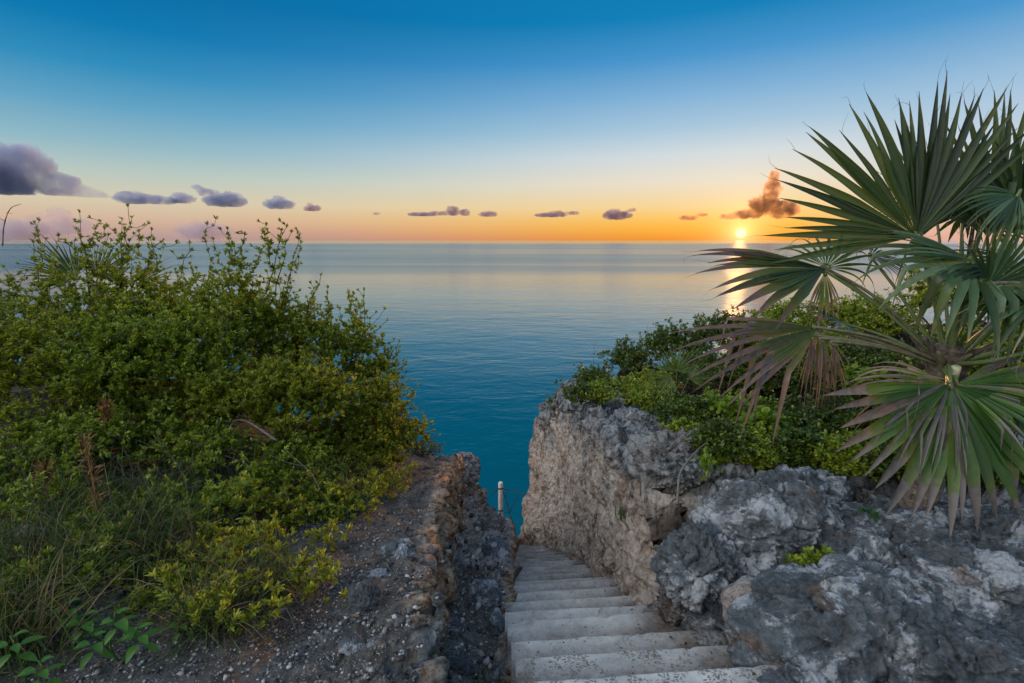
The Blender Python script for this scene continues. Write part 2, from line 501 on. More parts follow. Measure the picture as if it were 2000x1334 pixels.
# --- right side: the height of the land, from points read off the photograph
RC = np.array([at(*p) for p in [
    (1062, 795, 7.6), (1110, 785, 7.3), (1160, 785, 6.6), (1200, 800, 5.8), (1215, 830, 4.8), (1232, 870, 3.7), (1245, 905, 3.05), (1262, 960, 2.75),
    (1150, 760, 7.6), (1250, 740, 7.0), (1350, 720, 6.6), (1500, 690, 6.2), (1700, 660, 5.6), (1950, 640, 5.0),
    (1250, 790, 5.8), (1350, 790, 5.2), (1500, 780, 4.8), (1700, 760, 4.2), (1950, 760, 3.6),
    (1290, 840, 4.3), (1370, 850, 3.6), (1500, 890, 3.3), (1650, 880, 3.1), (1800, 880, 2.8), (1980, 880, 2.6),
    (1300, 1010, 2.55), (1350, 1000, 2.5), (1400, 975, 2.4), (1450, 965, 2.5), (1550, 960, 2.55), (1650, 985, 2.4), (1800, 1000, 2.2), (1980, 1000, 2.0),
    (1330, 1090, 2.15), (1400, 1080, 2.05), (1550, 1060, 2.0), (1700, 1080, 1.9), (1900, 1100, 1.75),
    (1330, 1160, 2.05), (1430, 1180, 1.8), (1560, 1180, 1.72), (1750, 1180, 1.6), (1980, 1180, 1.5),
    (1490, 1290, 1.5), (1600, 1300, 1.42), (1800, 1300, 1.33), (1990, 1310, 1.22)]])


def z_right(x, y):
    sh = np.shape(x)
    q = np.stack([np.ravel(x), np.ravel(y)], 1)
    d2 = ((q[:, None] - RC[None, :, :2]) ** 2).sum(2) + .012
    w = 1 / d2 ** 1.7
    return ((w * RC[None, :, 2]).sum(1) / w.sum(1)).reshape(sh)


def build_right():
    ys = np.concatenate([np.arange(.2, 3.2, .0105), np.arange(3.2, 5.5, .016), np.arange(5.5, 8.6, .021)])
    nW = 190
    tw = np.linspace(0, 1, nW)
    xs = np.concatenate([np.arange(.011, 1.6, .0115), np.arange(1.6, 8, .05)])
    nP = len(xs)
    Y = ys[:, None] + np.zeros((1, nW + nP))
    xb = xb_of(ys)
    zb = np.maximum(stair_z(ys) - .35, -5.2)
    zb = np.where(ys > 7.6, zb - (ys - 7.6) * 3.2, zb)
    lean = np.interp(ys, [0, 1.5, 2.4, 2.7, 4, 7.6, 8.6], [.14, .14, .10, .03, .05, .30, .6])
    # the wall bulges and has a hollow of bare soil near its front end
    ex = xb + lean
    P = np.zeros((len(ys), nW + nP, 3))
    ztop = z_right(ex, ys)
    # the far end falls away to the sea
    drop = sstep(7.55, 8.5, ys) * 7
    ztop = ztop - drop
    zb = np.minimum(zb, ztop - .05)
    P[:, :nW, 0] = xb[:, None] + lean[:, None] * tw[None] ** 1.5
    P[:, :nW, 2] = zb[:, None] + (ztop - zb)[:, None] * tw[None]
    X = ex[:, None] + xs[None]
    yfar = 7.75 + .0 * xs
    Z = z_right(X, ys[:, None] + 0 * X)
    edge = 7.6 - .28 * np.clip(X - .4, 0, 8)      # sea edge of the plateau
    Z = Z - sstep(0, .9, ys[:, None] - edge) * 7
    Z = Z - np.clip(xs[None] - 6, 0, 3) * .2
    P[:, nW:, 0] = X; P[:, nW:, 2] = Z
    P[:, :, 1] = Y
    # the far end of the wall leans inland as it comes down to the landing
    N = grid_normals(P)
    if N[:, nW + 40:, 2].mean() < 0: N = -N
    wallness = np.concatenate([np.ones(nW), np.clip(1 - xs / .35, 0, 1)])[None] * np.ones((len(ys), 1))
    far = sstep(3.0, 6.0, ys)[:, None]
    nearw = (1 - sstep(2.35, 2.75, ys))[:, None]
    vert = np.concatenate([tw, np.ones(nP)])[None] * np.ones((len(ys), 1))
    Q = P * np.array([1, 1, .38])
    amp = .6 + .4 * wallness
    d = .10 * fbm(P * 1.6, 3, 1) + (.06 + .05 * nearw) * fbm(P * 4.2, 4, 5, .55, True) * amp + .034 * fbm(Q * 11, 3, 9, .55, True) * amp
    wp = P + .06 * np.stack([noise(P * 4, 301), noise(P * 4, 302), noise(P * 4, 303)], -1)
    fa, ck = facets(wp * 3.1, 21, .55); fb_, ck2 = facets(wp * 8.5 + 3, 22, .6); fc_, ck3 = facets(wp * 20 + 5, 23, .6)
    crag = np.clip(nearw + sstep(.75, 1.0, vert) * .8 + .2, 0, 1)
    rgh = np.clip(.55 + 2.2 * fbm(P * 1.4, 2, 58), .12, 1) * (1 - .45 * nearw)
    d += crag * (.085 * fa + rgh * (.045 * fb_ + .018 * fc_)) - crag * (.05 * (1 - sstep(0, .10, ck)) + rgh * .022 * (1 - sstep(0, .12, ck2)))
    hole = worley(wp * 5.5 + 9, 77)
    d -= nearw * .09 * (1 - sstep(.10, .24, hole))
    hole = worley(wp * 13 + 2, 78)
    d -= crag * .035 * (1 - sstep(.10, .26, hole))
    w1 = worley(Q * 7.5 + .3 * fbm(P * 5, 2, 20)[..., None], 2)
    d -= .030 * (1 - sstep(.05, .42, w1)) * amp
    w2 = worley(Q * 19, 4)
    d -= .017 * (1 - sstep(.05, .45, w2)) * amp
    d += .012 * fbm(Q * 30, 2, 31)
    # near outcrop: large scallops and dissolved hollows
    sc = worley(P * np.array([2.2, 2.2, 2.2]) + .35 * fbm(P * 2.1, 3, 40)[..., None], 7)
    scal = (sc - .42) * .20
    d += nearw * scal * sstep(-.05, .2, vert - .2)
    d += nearw * .085 * (worley(wp * 6 + 4, 79) - .45) + sstep(.6, 1, vert) * (1 - nearw) * .10 * (worley(wp * 4.2 + 8, 80) - .45)
    # brown soil hollow beside the wall end
    hol = np.exp(-(((P[..., 0] - .93) / .26) ** 2 + ((P[..., 1] - 2.56) / .22) ** 2 + ((P[..., 2] + .12) / .36) ** 2))
    hol2 = np.exp(-(((P[..., 0] - .98) / .1) ** 2 + ((P[..., 1] - 2.1) / .14) ** 2 + ((P[..., 2] + .2) / .16) ** 2))
    # soil pockets on top of the outcrop (holes one can look into)
    pk = 0
    for (px, py, Y0, rx, dp) in ((1580, 1105, 1.93, .105, .15), (1765, 1215, 1.6, .075, .12), (1755, 1265, 1.5, .035, .08), (1840, 1115, 1.75, .07, .1), (1600, 1030, 2.25, .06, .06), (1455, 1310, 1.5, .05, .1)):
        c = at(px, py, Y0)
        r2 = ((P[..., 0] - c[0]) / rx) ** 2 + ((P[..., 1] - c[1]) / (rx * 1.05)) ** 2
        r2 = r2 * (1 + .5 * fbm(P * 9, 2, 71))
        pk = np.maximum(pk, np.where(vert > .9, (1 - sstep(.5, 1.25, r2)), 0) * dp)
    d -= .27 * hol + .12 * hol2
    # keep the foot of the wall quiet under the treads
    d *= (.35 + .65 * sstep(0, .25, vert))
    P = P + N * d[..., None]
    P[..., 2] -= pk
    P[:, :, 2] -= .09 * nearw * sstep(.5, 1, vert)
    side = sstep(-.10, .05, P[..., 0] - (xb[:, None] + .02)) 
    cr = np.clip(sstep(.72, 1.02, vert + .3 * fbm(P * 2.3, 3, 50)) + nearw * .9 - hol * 1.2, 0, 1)
    rs = sstep(.55, .9, hol + hol2 * .9 + .25 * fbm(P * 6, 2, 55))
    # ground under the bushes is dark soil
    inland = np.concatenate([np.zeros(nW), sstep(.55, .95, xs)])[None] * sstep(2.75, 3.2, ys)[:, None]
    rs = np.maximum(rs, np.clip(inland + .35 * fbm(P * 5, 3, 60), 0, 1) * (inland > .05))
    rs = np.maximum(rs, sstep(.05, .11, pk + 0 * rs) * .9)
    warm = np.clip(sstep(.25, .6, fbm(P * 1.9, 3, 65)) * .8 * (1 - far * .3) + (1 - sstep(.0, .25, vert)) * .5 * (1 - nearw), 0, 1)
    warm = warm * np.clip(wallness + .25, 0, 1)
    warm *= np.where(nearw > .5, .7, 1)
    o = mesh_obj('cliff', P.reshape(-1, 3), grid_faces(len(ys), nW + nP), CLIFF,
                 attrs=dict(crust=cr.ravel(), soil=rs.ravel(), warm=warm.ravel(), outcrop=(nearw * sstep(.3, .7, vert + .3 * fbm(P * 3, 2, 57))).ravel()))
    tag(o, 'pale cut limestone cliff with pitted grey crest along the inland side of the steps', None, kind='structure')
    return P, ys, nW


PR, YSR, NWR = build_right()
_PRf = PR[:, NWR:].reshape(-1, 3)


def ground_right(x, y):
    i = np.argmin((_PRf[:, 0] - x) ** 2 + (_PRf[:, 1] - y) ** 2)
    return _PRf[i, 2]


# --- left side
EDGE = (np.array([0, 1.2, 1.6, 2.2, 3.2, 4.2, 5.0, 5.6, 6.4, 7.5, 9]), np.array([-.24, -.31, -.40, -.45, -.53, -.60, -.66, -.60, -.38, -.2, -.2]))
def z_plateau(x, y):
    z = np.interp(y, [0, .3, 1.2, 2.2, 3.2, 4.2, 5.0, 5.7, 7], np.array([-1.22, -1.25, -1.31, -1.5, -1.66, -2.0, -2.4, -2.9, -3.6]) + CZ)
    z = z + .20 * np.clip(-x - .75, 0, 2.5) * np.interp(y, [0, 1, 2, 4], [.15, .2, .9, 1.6])
    ye = np.interp(x, [-7, -2, -1.0, -.5], [5.6, 5.2, 5.3, 5.9])
    return z - sstep(0, .8, y - ye) * 7
def z_ledge(x, y):
    off = np.interp(y, [0, 1, 1.6, 2.4, 3, 4, 5, 6, 7, 7.6, 8.2], [-.26, -.24, -.2, -.1, .02, .16, .28, .34, .34, .28, .0])
    g = np.interp(y, [0, 1.5, 2.2, 3, 4, 5, 5.6, 6.4, 7.5], [.06, .1, .14, .2, .4, .78, .6, .25, .1])
    xe = np.interp(y, *EDGE)
    t = np.clip((x + .05) / (xe + .05), 0, 1.2)
    return stair_z(y) + off + g * t ** 1.4


def left_material():
    m = Mat('stony_soil'); o = m.pos()
    a = m.tex(o, 6, 7, .65, .3); b = m.tex(o, 30, 6, .7)
    soil = m.ramp(m.math('ADD', m.math('MULTIPLY', a, .5), m.math('MULTIPLY', b, .5)), [(.34, (.035, .031, .028)), (.5, (.11, .098, .088)), (.66, (.21, .19, .172))])
    v = m.node('ShaderNodeTexVoronoi'); v.inputs['Scale'].default_value = 85; m.l.new(o, v.inputs['Vector'])
    sp = m.math('MULTIPLY', m.ramp(v.outputs['Distance'], [(.22, 1), (.34, 0)]), m.ramp(m.node('ShaderNodeSeparateColor', Color=v.outputs['Color']).outputs[0], [(.55, 0), (.6, 1)]))
    soil = m.mix(m.math('MULTIPLY', sp, .8), soil, (.34, .325, .31))
    v3 = m.tex(o, 26, kind='vor')
    crust = m.ramp(m.math('ADD', m.math('MULTIPLY', a, .6), m.math('MULTIPLY', b, .45)), [(.38, (.04, .039, .04)), (.47, (.16, .155, .15)), (.56, (.36, .345, .33)), (.72, (.56, .54, .51))])
    rust = m.ramp(b, [(.32, (.06, .03, .016)), (.46, (.36, .19, .09)), (.62, (.60, .46, .32))])
    col = m.mix(m.attr('crust'), soil, crust)
    col = m.mix(m.math('MULTIPLY', m.attr('warm'), m.ramp(a, [(.36, .5), (.46, 1)])), col, rust)
    col = m.mix(m.math('MULTIPLY', m.attr('crust'), .7), col, m.ramp(v3, [(0, .25), (.25, 1)]), 'MULTIPLY')
    blk = m.math('MULTIPLY', m.ramp(m.tex(o, 4.5, 7, .7, .6), [(.60, 0), (.68, .8)]), m.math('SUBTRACT', 1.0, m.math('MULTIPLY', m.attr('warm'), .8)))
    col = m.mix(blk, col, (.018, .016, .016))
    h = m.math('ADD', m.math('ADD', b, m.math('MULTIPLY', v3, .5)), m.math('ADD', m.math('MULTIPLY', sp, .8), m.math('MULTIPLY', m.tex(o, 90, 5, .7), .4)))
    return m.surface(m.bsdf(col, .95, m.bump(h, .7, .025), spec=.12))


def build_left():
    ys = np.concatenate([np.arange(.15, 2.6, .0115), np.arange(2.6, 4.5, .017), np.arange(4.5, 9.6, .026)])
    xs = np.concatenate([np.arange(-7, -2.2, .06), np.arange(-2.2, -1.0, .02), np.arange(-1.0, -.72, .011), np.arange(-.72, -.2, .0065), np.arange(-.2, .06, .009), np.arange(.06, 1.3, .08)])
    X, Y = np.meshgrid(xs, ys)
    Xw = X + .085 * fbm(np.stack([X * 0, Y * 2.4, X * 0 + 3], -1), 4, 80) + .02 * noise(np.stack([X * 0, Y * 11, X * 0 + 9], -1), 82)
    xe = np.interp(Y, *EDGE)
    zp = z_plateau(X, Y); zl = z_ledge(X, Y)
    fallw = np.interp(Y, [0, 4.3, 5.0, 7], [.075, .075, .13, .2])
    s = sstep(-.5, .5, (xe - Xw) / fallw)
    Z = zl * (1 - s) + zp * s
    # a second little step half way down the scarp gives the broken, terraced side
    under = sstep(-.045, -.005, X - np.where(Y < 2.0, 0.0, -.03))
    zu = np.minimum(stair_z(Y) - .42, Z)
    zu = np.where(Y > 7.5, np.maximum(zu, -4.95), zu)
    Z = Z * (1 - under) + zu * under
    sea = sstep(8.9, 9.5, Y)
    Z = Z - sea * 4.5
    # left outer slope beside the landing
    Z = np.where((Y > 7.6), np.minimum(Z, -4.02 - (Y - 7.6) * .2), Z)
    P = np.stack([X, Y, Z], -1)
    N = grid_normals(P)
    if N[..., 2].mean() < 0: N = -N
    steep = 1 - np.abs(N[..., 2])
    near_edge = np.exp(-((X - xe) / .17) ** 2)
    led = (1 - s) * (1 - under)
    rock = np.clip(np.maximum(sstep(.25, .6, steep), near_edge * .45 * np.clip(.5 + 2 * fbm(P * 3, 2, 97), 0, 1)) + led * sstep(2.6, 3.6, Y) + .3 * fbm(P * 4, 3, 90), 0, 1) * (1 - under * .5)
    d = .05 * fbm(P * 2.2, 3, 100) + rock * (.085 * fbm(P * 4.5, 4, 105, .55, True) + .04 * fbm(P * 12, 3, 110, .55, True))
    Q = P * np.array([1, 1, .5])
    d -= rock * (.05 * (1 - sstep(.05, .45, worley(Q * 8, 11))) + .018 * (1 - sstep(.05, .45, worley(P * 21, 12))))
    wp = P + .05 * np.stack([noise(P * 5, 311), noise(P * 5, 312), noise(P * 5, 313)], -1)
    fa, ck = facets(wp * np.array([6, 6, 1.8]), 31, .5); fb_, ck2 = facets(wp * np.array([15, 15, 5]) + 3, 32, .6); fc_, _k = facets(wp * np.array([30, 30, 14]), 33, .6)
    d += rock * (.06 * fa + .04 * fb_ + .018 * fc_ + .06 * (worley(wp * np.array([8, 8, 4]), 34) - .45) - .04 * (1 - sstep(0, .1, ck)) - .02 * (1 - sstep(0, .12, ck2)))
    d += (1 - rock) * .010 * fbm(P * 22, 3, 120)
    d *= 1 - under * .85
    P = P + N * d[..., None]
    cr = np.clip(sstep(.35, .75, rock + .25 * fbm(P * 7, 3, 130)) * (1 - under * .5), 0, 1)
    wm = np.clip(sstep(.3, .75, steep + .3 * fbm(P * 5, 3, 140)) * sstep(-.35, .12, fbm(P * 2.6 + 4, 3, 150)) * .95, 0, 1) * (Y < 6.5)
    wm = np.maximum(wm, np.exp(-(((X + .56) / .09) ** 2 + ((Y - 3.75) / .7) ** 2)) * .95 * sstep(.12, .4, steep))
    o = mesh_obj('ground', P.reshape(-1, 3), grid_faces(len(ys), len(xs)), left_material(),
                 attrs=dict(crust=cr.ravel(), warm=wm.ravel()))
    tag(o, 'dark stony soil bank with broken rust coloured rock edge seaward of the bushes', None, kind='structure')
    return P


PL = build_left()
_PLf = PL.reshape(-1, 3)


def ground_left(x, y):
    i = np.argmin((_PLf[:, 0] - x) ** 2 + (_PLf[:, 1] - y) ** 2)
    return _PLf[i, 2]


def ground(x, y): return ground_left(x, y) if x < .1 else ground_right(x, y)


# --- a seabed and headland under everything, and the sea
def build_sea():
    rr = np.concatenate([[0.01], np.geomspace(2, 90000, 90)])
    th = np.linspace(0, 2 * math.pi, 97)[:-1]
    V = np.stack([rr[:, None] * np.cos(th), rr[:, None] * np.sin(th), np.full((len(rr), 96), SEA_Z)], -1).reshape(-1, 3)
    m = Mat('sea_water'); o = m.pos()
    mp = m.node('ShaderNodeMapping'); mp.inputs['Rotation'].default_value = (0, 0, R(12)); mp.inputs['Scale'].default_value = (.55, 1, 1); m.l.new(o, mp.inputs['Vector'])
    p = mp.outputs[0]
    n1 = m.tex(p, .55, 4, .55, .6); n2 = m.tex(p, 2.6, 3, .55, .4); n3 = m.tex(p, .11, 3, .5)
    h = m.math('ADD', m.math('ADD', m.math('MULTIPLY', n1, .45), m.math('MULTIPLY', n2, .11)), m.math('MULTIPLY', n3, .9))
    # slicks: long calm lanes between faintly ruffled ones
    mp2 = m.node('ShaderNodeMapping'); mp2.inputs['Rotation'].default_value = (0, 0, R(4)); mp2.inputs['Scale'].default_value = (.0016, .011, 1); m.l.new(o, mp2.inputs['Vector'])
    lanes = m.ramp(m.tex(mp2.outputs[0], 1.0, 4, .55, .5), [(.38, .6), (.62, 1.0)])
    bp = m.node('ShaderNodeBump'); bp.inputs['Distance'].default_value = .23; m.l.new(m.math('MULTIPLY', lanes, .55), bp.inputs['Strength']); m.l.new(h, bp.inputs['Height'])
    depth = m.ramp(m.tex(o, .02, 3, .5), [(.35, (.0, .085, .12)), (.7, (.0, .125, .16))])
    # a breeze line: ruffled water begins about 130 m out and ends in a calm strip far away
    ox = m.node('ShaderNodeSeparateXYZ'); m.l.new(o, ox.inputs[0])
    yy = m.math('ADD', ox.outputs['Y'], m.math('MULTIPLY', m.math('SUBTRACT', m.tex(mp2.outputs[0], .6, 4, .6), .5), 90))
    ra = m.node('ShaderNodeMapRange', interpolation_type='SMOOTHSTEP'); m.l.new(yy, ra.inputs[0]); ra.inputs[1].default_value = 118; ra.inputs[2].default_value = 165
    rb = m.node('ShaderNodeMapRange', interpolation_type='SMOOTHSTEP'); m.l.new(yy, rb.inputs[0]); rb.inputs[1].default_value = 1300; rb.inputs[2].default_value = 2000
    ruf = m.math('MULTIPLY', ra.outputs[0], m.math('SUBTRACT', 1.0, rb.outputs[0]))
    rough = m.math('ADD', .10, m.math('MULTIPLY', m.math('MULTIPLY', ruf, lanes), .155))
    sh = m.bsdf(depth, rough, bp.outputs[0], spec=.5, IOR=1.333)
    ob = mesh_obj('sea', V, grid_faces(len(rr), 96, True), m.surface(sh))
    tag(ob, 'calm teal sea reaching to the horizon', None, kind='structure')


build_sea()


# ------------------------------------------------------------------ stairs
def concrete_mat():
    m = Mat('worn_concrete'); o = m.pos()
    a = m.tex(o, 3.5, 6, .6, .4); b = m.tex(o, 28, 6, .7); c = m.tex(o, 9, 6, .65, .8)
    col = m.ramp(m.math('ADD', m.math('MULTIPLY', a, .65), m.math('MULTIPLY', b, .35)), [(.32, (.24, .238, .232)), (.5, (.46, .45, .425)), (.66, (.64, .62, .57))])
    dirt_shade = m.math('MAXIMUM', m.ramp(c, [(.57, 0), (.7, .75)]), m.attr('dirt_shade'))  # stains and edge dirt, together with the shade painted on the treads
    col = m.mix(dirt_shade, col, m.ramp(b, [(.35, (.07, .05, .04)), (.65, (.20, .155, .125))]))
    # flaking top coat
    v = m.node('ShaderNodeTexVoronoi', feature='DISTANCE_TO_EDGE'); v.inputs['Scale'].default_value = 62
    vm = m.node('ShaderNodeMapping'); m.l.new(m.mix(.06, o, m.node('ShaderNodeTexNoise', Scale=14.0, Detail=4.0).outputs['Color']), vm.inputs['Vector']); m.l.new(vm.outputs[0], v.inputs['Vector'])
    flake = m.math('MULTIPLY', m.ramp(v.outputs['Distance'], [(.10, 0), (.17, 1)]), m.math('MULTIPLY', m.attr('flake'), m.ramp(m.tex(o, 9, 7, .7, .8), [(.49, 0), (.53, 1)])))
    col = m.mix(m.math('MULTIPLY', flake, .9), col, (.14, .115, .092))
    spk = m.ramp(m.tex(o, 60, 2, .5), [(.66, 0), (.72, .8)])
    col = m.mix(spk, col, (.06, .05, .045))
    h = m.math('SUBTRACT', m.math('ADD', m.math('MULTIPLY', b, .7), m.math('MULTIPLY', c, .5)), m.math('MULTIPLY', flake, .6))
    return m.surface(m.bsdf(col, .85, m.bump(h, .35, .012), spec=.2))


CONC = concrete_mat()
stairs = empty('staircase', (.45, 1.33, .15))
tag(stairs, 'worn concrete steps descending between rock walls towards the sea', 'stairs')


def build_step(k):
    run, rise = .275, .166
    yn = 1.60 + (k - 1) * run                        # nosing at x = 0
    zt = stair_z(yn) + random.uniform(-.008, .008)
    skew = .085 + random.uniform(-.012, .012)
    jit = random.uniform(-.015, .015)
    yc = yn - run * .5
    x0 = np.interp(yn, [1.2, 1.6, 2.2, 2.6, 3.2, 7.6], [.0, .012, -.028, -.04, -.045, -.05]) + random.uniform(-.006, .006)
    x1 = xb_of(yn) + .10
    if k <= 3: x1 = xb_of(yn) + .02
    nx, ns = 56, 26
    # section through the step, from the back of the tread to the foot of the riser
    t = np.linspace(0, 1, 12)
    r = .012
    back = -run - .05
    sec = [(back, 0)] + [(back + (abs(back) - r) * u, 0) for u in t[1:]]
    sec += [(-r + r * math.sin(a), -r + r * math.cos(a)) for a in np.linspace(.2, math.pi / 2, 6)]
    sec += [(-.0 - .012 * u, -r - (rise + .05 - r) * u) for u in np.linspace(.15, 1, 7)]
    sec = np.array(sec)
    xs = np.linspace(x0, x1, nx)
    P = np.zeros((len(sec), nx, 3))
    P[..., 0] = xs[None]; P[..., 1] = yn + jit + sec[:, :1] + skew * xs[None]; P[..., 2] = zt + sec[:, 1:]
    P[..., 2] += .004 * fbm(P * 4, 2, 200 + k)
    wob = .010 * fbm(np.stack([P[..., 0] * 5, P[..., 0] * 0 + k * 3.1, P[..., 0] * 0], -1), 3, 210)
    nose = (np.arange(len(sec)) >= 10)[:, None]
    P[..., 1] += np.where(nose, wob, wob * .0)
    chip = (1 - sstep(.02, .3, worley(P * np.array([9, 9, 9]) + k, 14))) * .012
    P[..., 1] -= chip * nose; P[..., 2] -= chip * .6 * nose
    V = P.reshape(-1, 3); F = grid_faces(len(sec), nx)
    # cheeks
    n0 = len(V)
    L = P[:, 0].copy(); Rr = P[:, -1].copy()
    Lb = L.copy(); Lb[:, 2] = zt - rise - .30; Rb = Rr.copy(); Rb[:, 2] = zt - rise - .30
    V = np.vstack([V, L, Lb, Rr, Rb])
    m = len(sec); i = np.arange(m - 1)
    fl = np.stack([n0 + i, n0 + i + 1, n0 + m + i + 1, n0 + m + i], 1)
    fr = np.stack([n0 + 2 * m + i, n0 + 3 * m + i, n0 + 3 * m + i + 1, n0 + 2 * m + i + 1], 1)
    X, Yv, Z = V[:, 0], V[:, 1], V[:, 2]
    prog = min(1, max(0, (k - 5) / 9))
    nn = fbm(V * 5, 3, 220)
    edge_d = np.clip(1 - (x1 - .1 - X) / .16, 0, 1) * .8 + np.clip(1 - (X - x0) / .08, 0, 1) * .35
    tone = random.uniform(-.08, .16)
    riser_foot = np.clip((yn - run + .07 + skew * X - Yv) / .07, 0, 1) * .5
    tread = np.clip((yn - .015 + skew * X - Yv) / .13, 0, 1) * (.6 + .5 * nn + tone)  # painted shade: darkens the tread from its nosing back towards the riser
    dirt_shade = np.clip(edge_d * (.6 + nn) + tread + prog * (.45 + .6 * nn) + tone * .5, 0, .95)
    flake = np.full(len(V), {0: .9, 1: .9, 2: .45}.get(k, 0.0))
    st = mesh_obj('step', V, [np.vstack([F, fl, fr])], CONC, stairs, attrs=dict(dirt_shade=dirt_shade, flake=flake))
    # keep the nosing crisp
    return st


for k in range(0, 24): build_step(k)
# landing at the foot
bm = bmesh.new()
bmesh.ops.create_cube(bm, size=1)
for v in bm.verts: v.co = (-.12 + v.co.x * .95, 8.5 + v.co.y * 1.0, -4.75 + v.co.z * .3)
bmesh.ops.bevel(bm, geom=list(bm.edges), offset=.02, segments=2, affect='EDGES')
me = bpy.data.meshes.new('landing'); bm.to_mesh(me); bm.free(); me.materials.append(CONC)
ld = bpy.data.objects.new('landing', me); COL.objects.link(ld); ld.parent = stairs; ld.matrix_parent_inverse.identity(); ld.location = -Vector(stairs.location)

# post and ropes at the foot
def simple_mat(name, col, rough=.6, nscale=20, var=.25, spec=.3, bump=.2):
    m = Mat(name); o = m.pos()
    n = m.tex(o, nscale, 6, .65)
    c = m.ramp(n, [(.3, tuple(x * (1 - var) for x in col)), (.7, tuple(min(1, x * (1 + var)) for x in col))])
    return m.surface(m.bsdf(c, rough, m.bump(n, bump, .01), spec=spec))


pb = at(978, 1040, 8.75); pt = at(978, 941, 8.75)
post = empty('railing_post', (pb[0], 8.75, -4.6)); tag(post, 'weathered white railing post at the foot of the stone steps', 'post')
rad = .045
zz = [-4.62, pt[2] - .05, pt[2] - .02, pt[2] - .006, pt[2]]
V, q, t = tube([(pb[0], 8.75, z) for z in zz], [rad, rad, rad * .92, rad * .6, rad * .2], 24)
a = Acc(); a.add(V, t, q); a.build('shaft', simple_mat('old_white_paint', (.68, .64, .58), .5, 9, .25), post)
V, q, t = tube([(pb[0], 8.75, -4.61), (pb[0], 8.75, -4.58)], [.085, .08], 24)
a = Acc(); a.add(V, t, q); a.build('foot_collar', simple_mat('rusted_collar', (.3, .24, .2), .7), post)
ROPE = simple_mat('dark_wet_rope', (.035, .04, .045), .8, 60)
for zc in (pt[2] - .14, pt[2] - .62):
    a = Acc()
    th = np.linspace(0, 6 * math.pi, 60)
    V, q, t = tube(np.stack([pb[0] + (rad + .006) * np.cos(th), 8.75 + (rad + .006) * np.sin(th), zc + th * .0012], 1), .006, 6)
    a.add(V, t, q)
    a.build('rope_binding', ROPE, post)


def rope(ctrl, r, label):
    c = curve_pts(ctrl, 40)
    V, q, t = tube(c, r, 6)
    a = Acc(); a.add(V, t, q)
    o = a.build('rope', ROPE, loc=c[0]); tag(o, label, 'rope', 'ropes strung from the post at the foot of the steps')
pz = pt[2]
rope([(pb[0] - .04, 8.75, pz - .14), (pb[0] - .2, 8.6, pz - .22), (-.62, 8.2, pz - .24), (-.95, 7.4, -3.0)], .008, 'thin dark rope running from the post towards the bushy bank')
rope([(pb[0] + .04, 8.75, pz - .15), (-.08, 8.8, pz - .2), (.06, 8.7, pz - .19), (.3, 8.45, pz - .12)], .008, 'upper thin dark rope from the post to the pale cliff')
rope([(pb[0] + .05, 8.75, pz - .2), (-.12, 8.72, pz - .34), (-.06, 8.7, pz - .6), (.02, 8.6, pz - .8), (.08, 8.4, pz - .95)], .011, 'slack knotted dark rope hanging beside the post')
rope([(.12, 8.6, pz - .25), (.02, 8.66, pz - .45), (-.05, 8.7, pz - .62), (-.16, 8.74, pz - .66)], .008, 'short dark rope slanting to the knot beside the post')
# ------------------------------------------------------------------ shrubs
BARK = simple_mat('grey_bark', (.085, .07, .058), .9, 40, .5, .1, .4)
DARKBARK = simple_mat('dark_bark', (.05, .04, .034), .9, 40, .5, .1, .4)
LEAF_YEL = leaf_mat('yellow_green_leaf', [(.2, (.11, .16, .014)), (.45, (.22, .27, .02)), (.65, (.31, .35, .028)), (.85, (.40, .41, .05))], .40)
LEAF_GRN = leaf_mat('mid_green_leaf', [(.2, (.09, .15, .018)), (.45, (.19, .27, .024)), (.7, (.31, .37, .032)), (.9, (.46, .47, .05))], .34)
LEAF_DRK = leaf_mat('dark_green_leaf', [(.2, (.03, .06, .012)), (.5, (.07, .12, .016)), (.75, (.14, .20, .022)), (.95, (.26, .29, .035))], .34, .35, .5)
LEAF_LIME = leaf_mat('lime_leaf', [(.2, (.10, .18, .015)), (.5, (.19, .30, .02)), (.8, (.30, .40, .03))], .5, .35, .5)
LEAF_GREY = leaf_mat('grey_green_leaf', [(.2, (.06, .085, .05)), (.5, (.10, .13, .065)), (.8, (.16, .18, .08))], .3, .6, .2)
LEAF_RED = leaf_mat('fresh_green_leaf', [(.2, (.03, .10, .018)), (.5, (.06, .17, .02)), (.85, (.10, .23, .025))], .42, .35, .5)


def leaves(P, D, L, Wd, fold=.35, curl=.0):
    """leaf blades: base points P, directions D, lengths L, widths Wd; 5 vertices each"""
    n = len(P)
    D = unit(D)
    ref = rng.normal(size=(n, 3)) * .35 + np.array([0, 0, 1.0])
    S = unit(np.cross(D, ref)); U = np.cross(S, D)
    L = np.broadcast_to(L, (n,))[:, None]; Wd = np.broadcast_to(Wd, (n,))[:, None]
    mid = P + D * L * .6 - U * L * curl * .3
    tip = P + D * L - U * L * curl
    a = mid + S * Wd * .5 + U * Wd * fold * .5
    b = mid - S * Wd * .5 + U * Wd * fold * .5
    tl = tip + S * Wd * .22; tr = tip - S * Wd * .22
    V = np.stack([P, a, tl, tr, b, mid], 1).reshape(-1, 3)
    k = np.arange(n)[:, None] * 6
    T = np.concatenate([k + [0, 5, 1], k + [1, 5, 2], k + [2, 5, 3], k + [3, 5, 4], k + [4, 5, 0]])
    return V, T


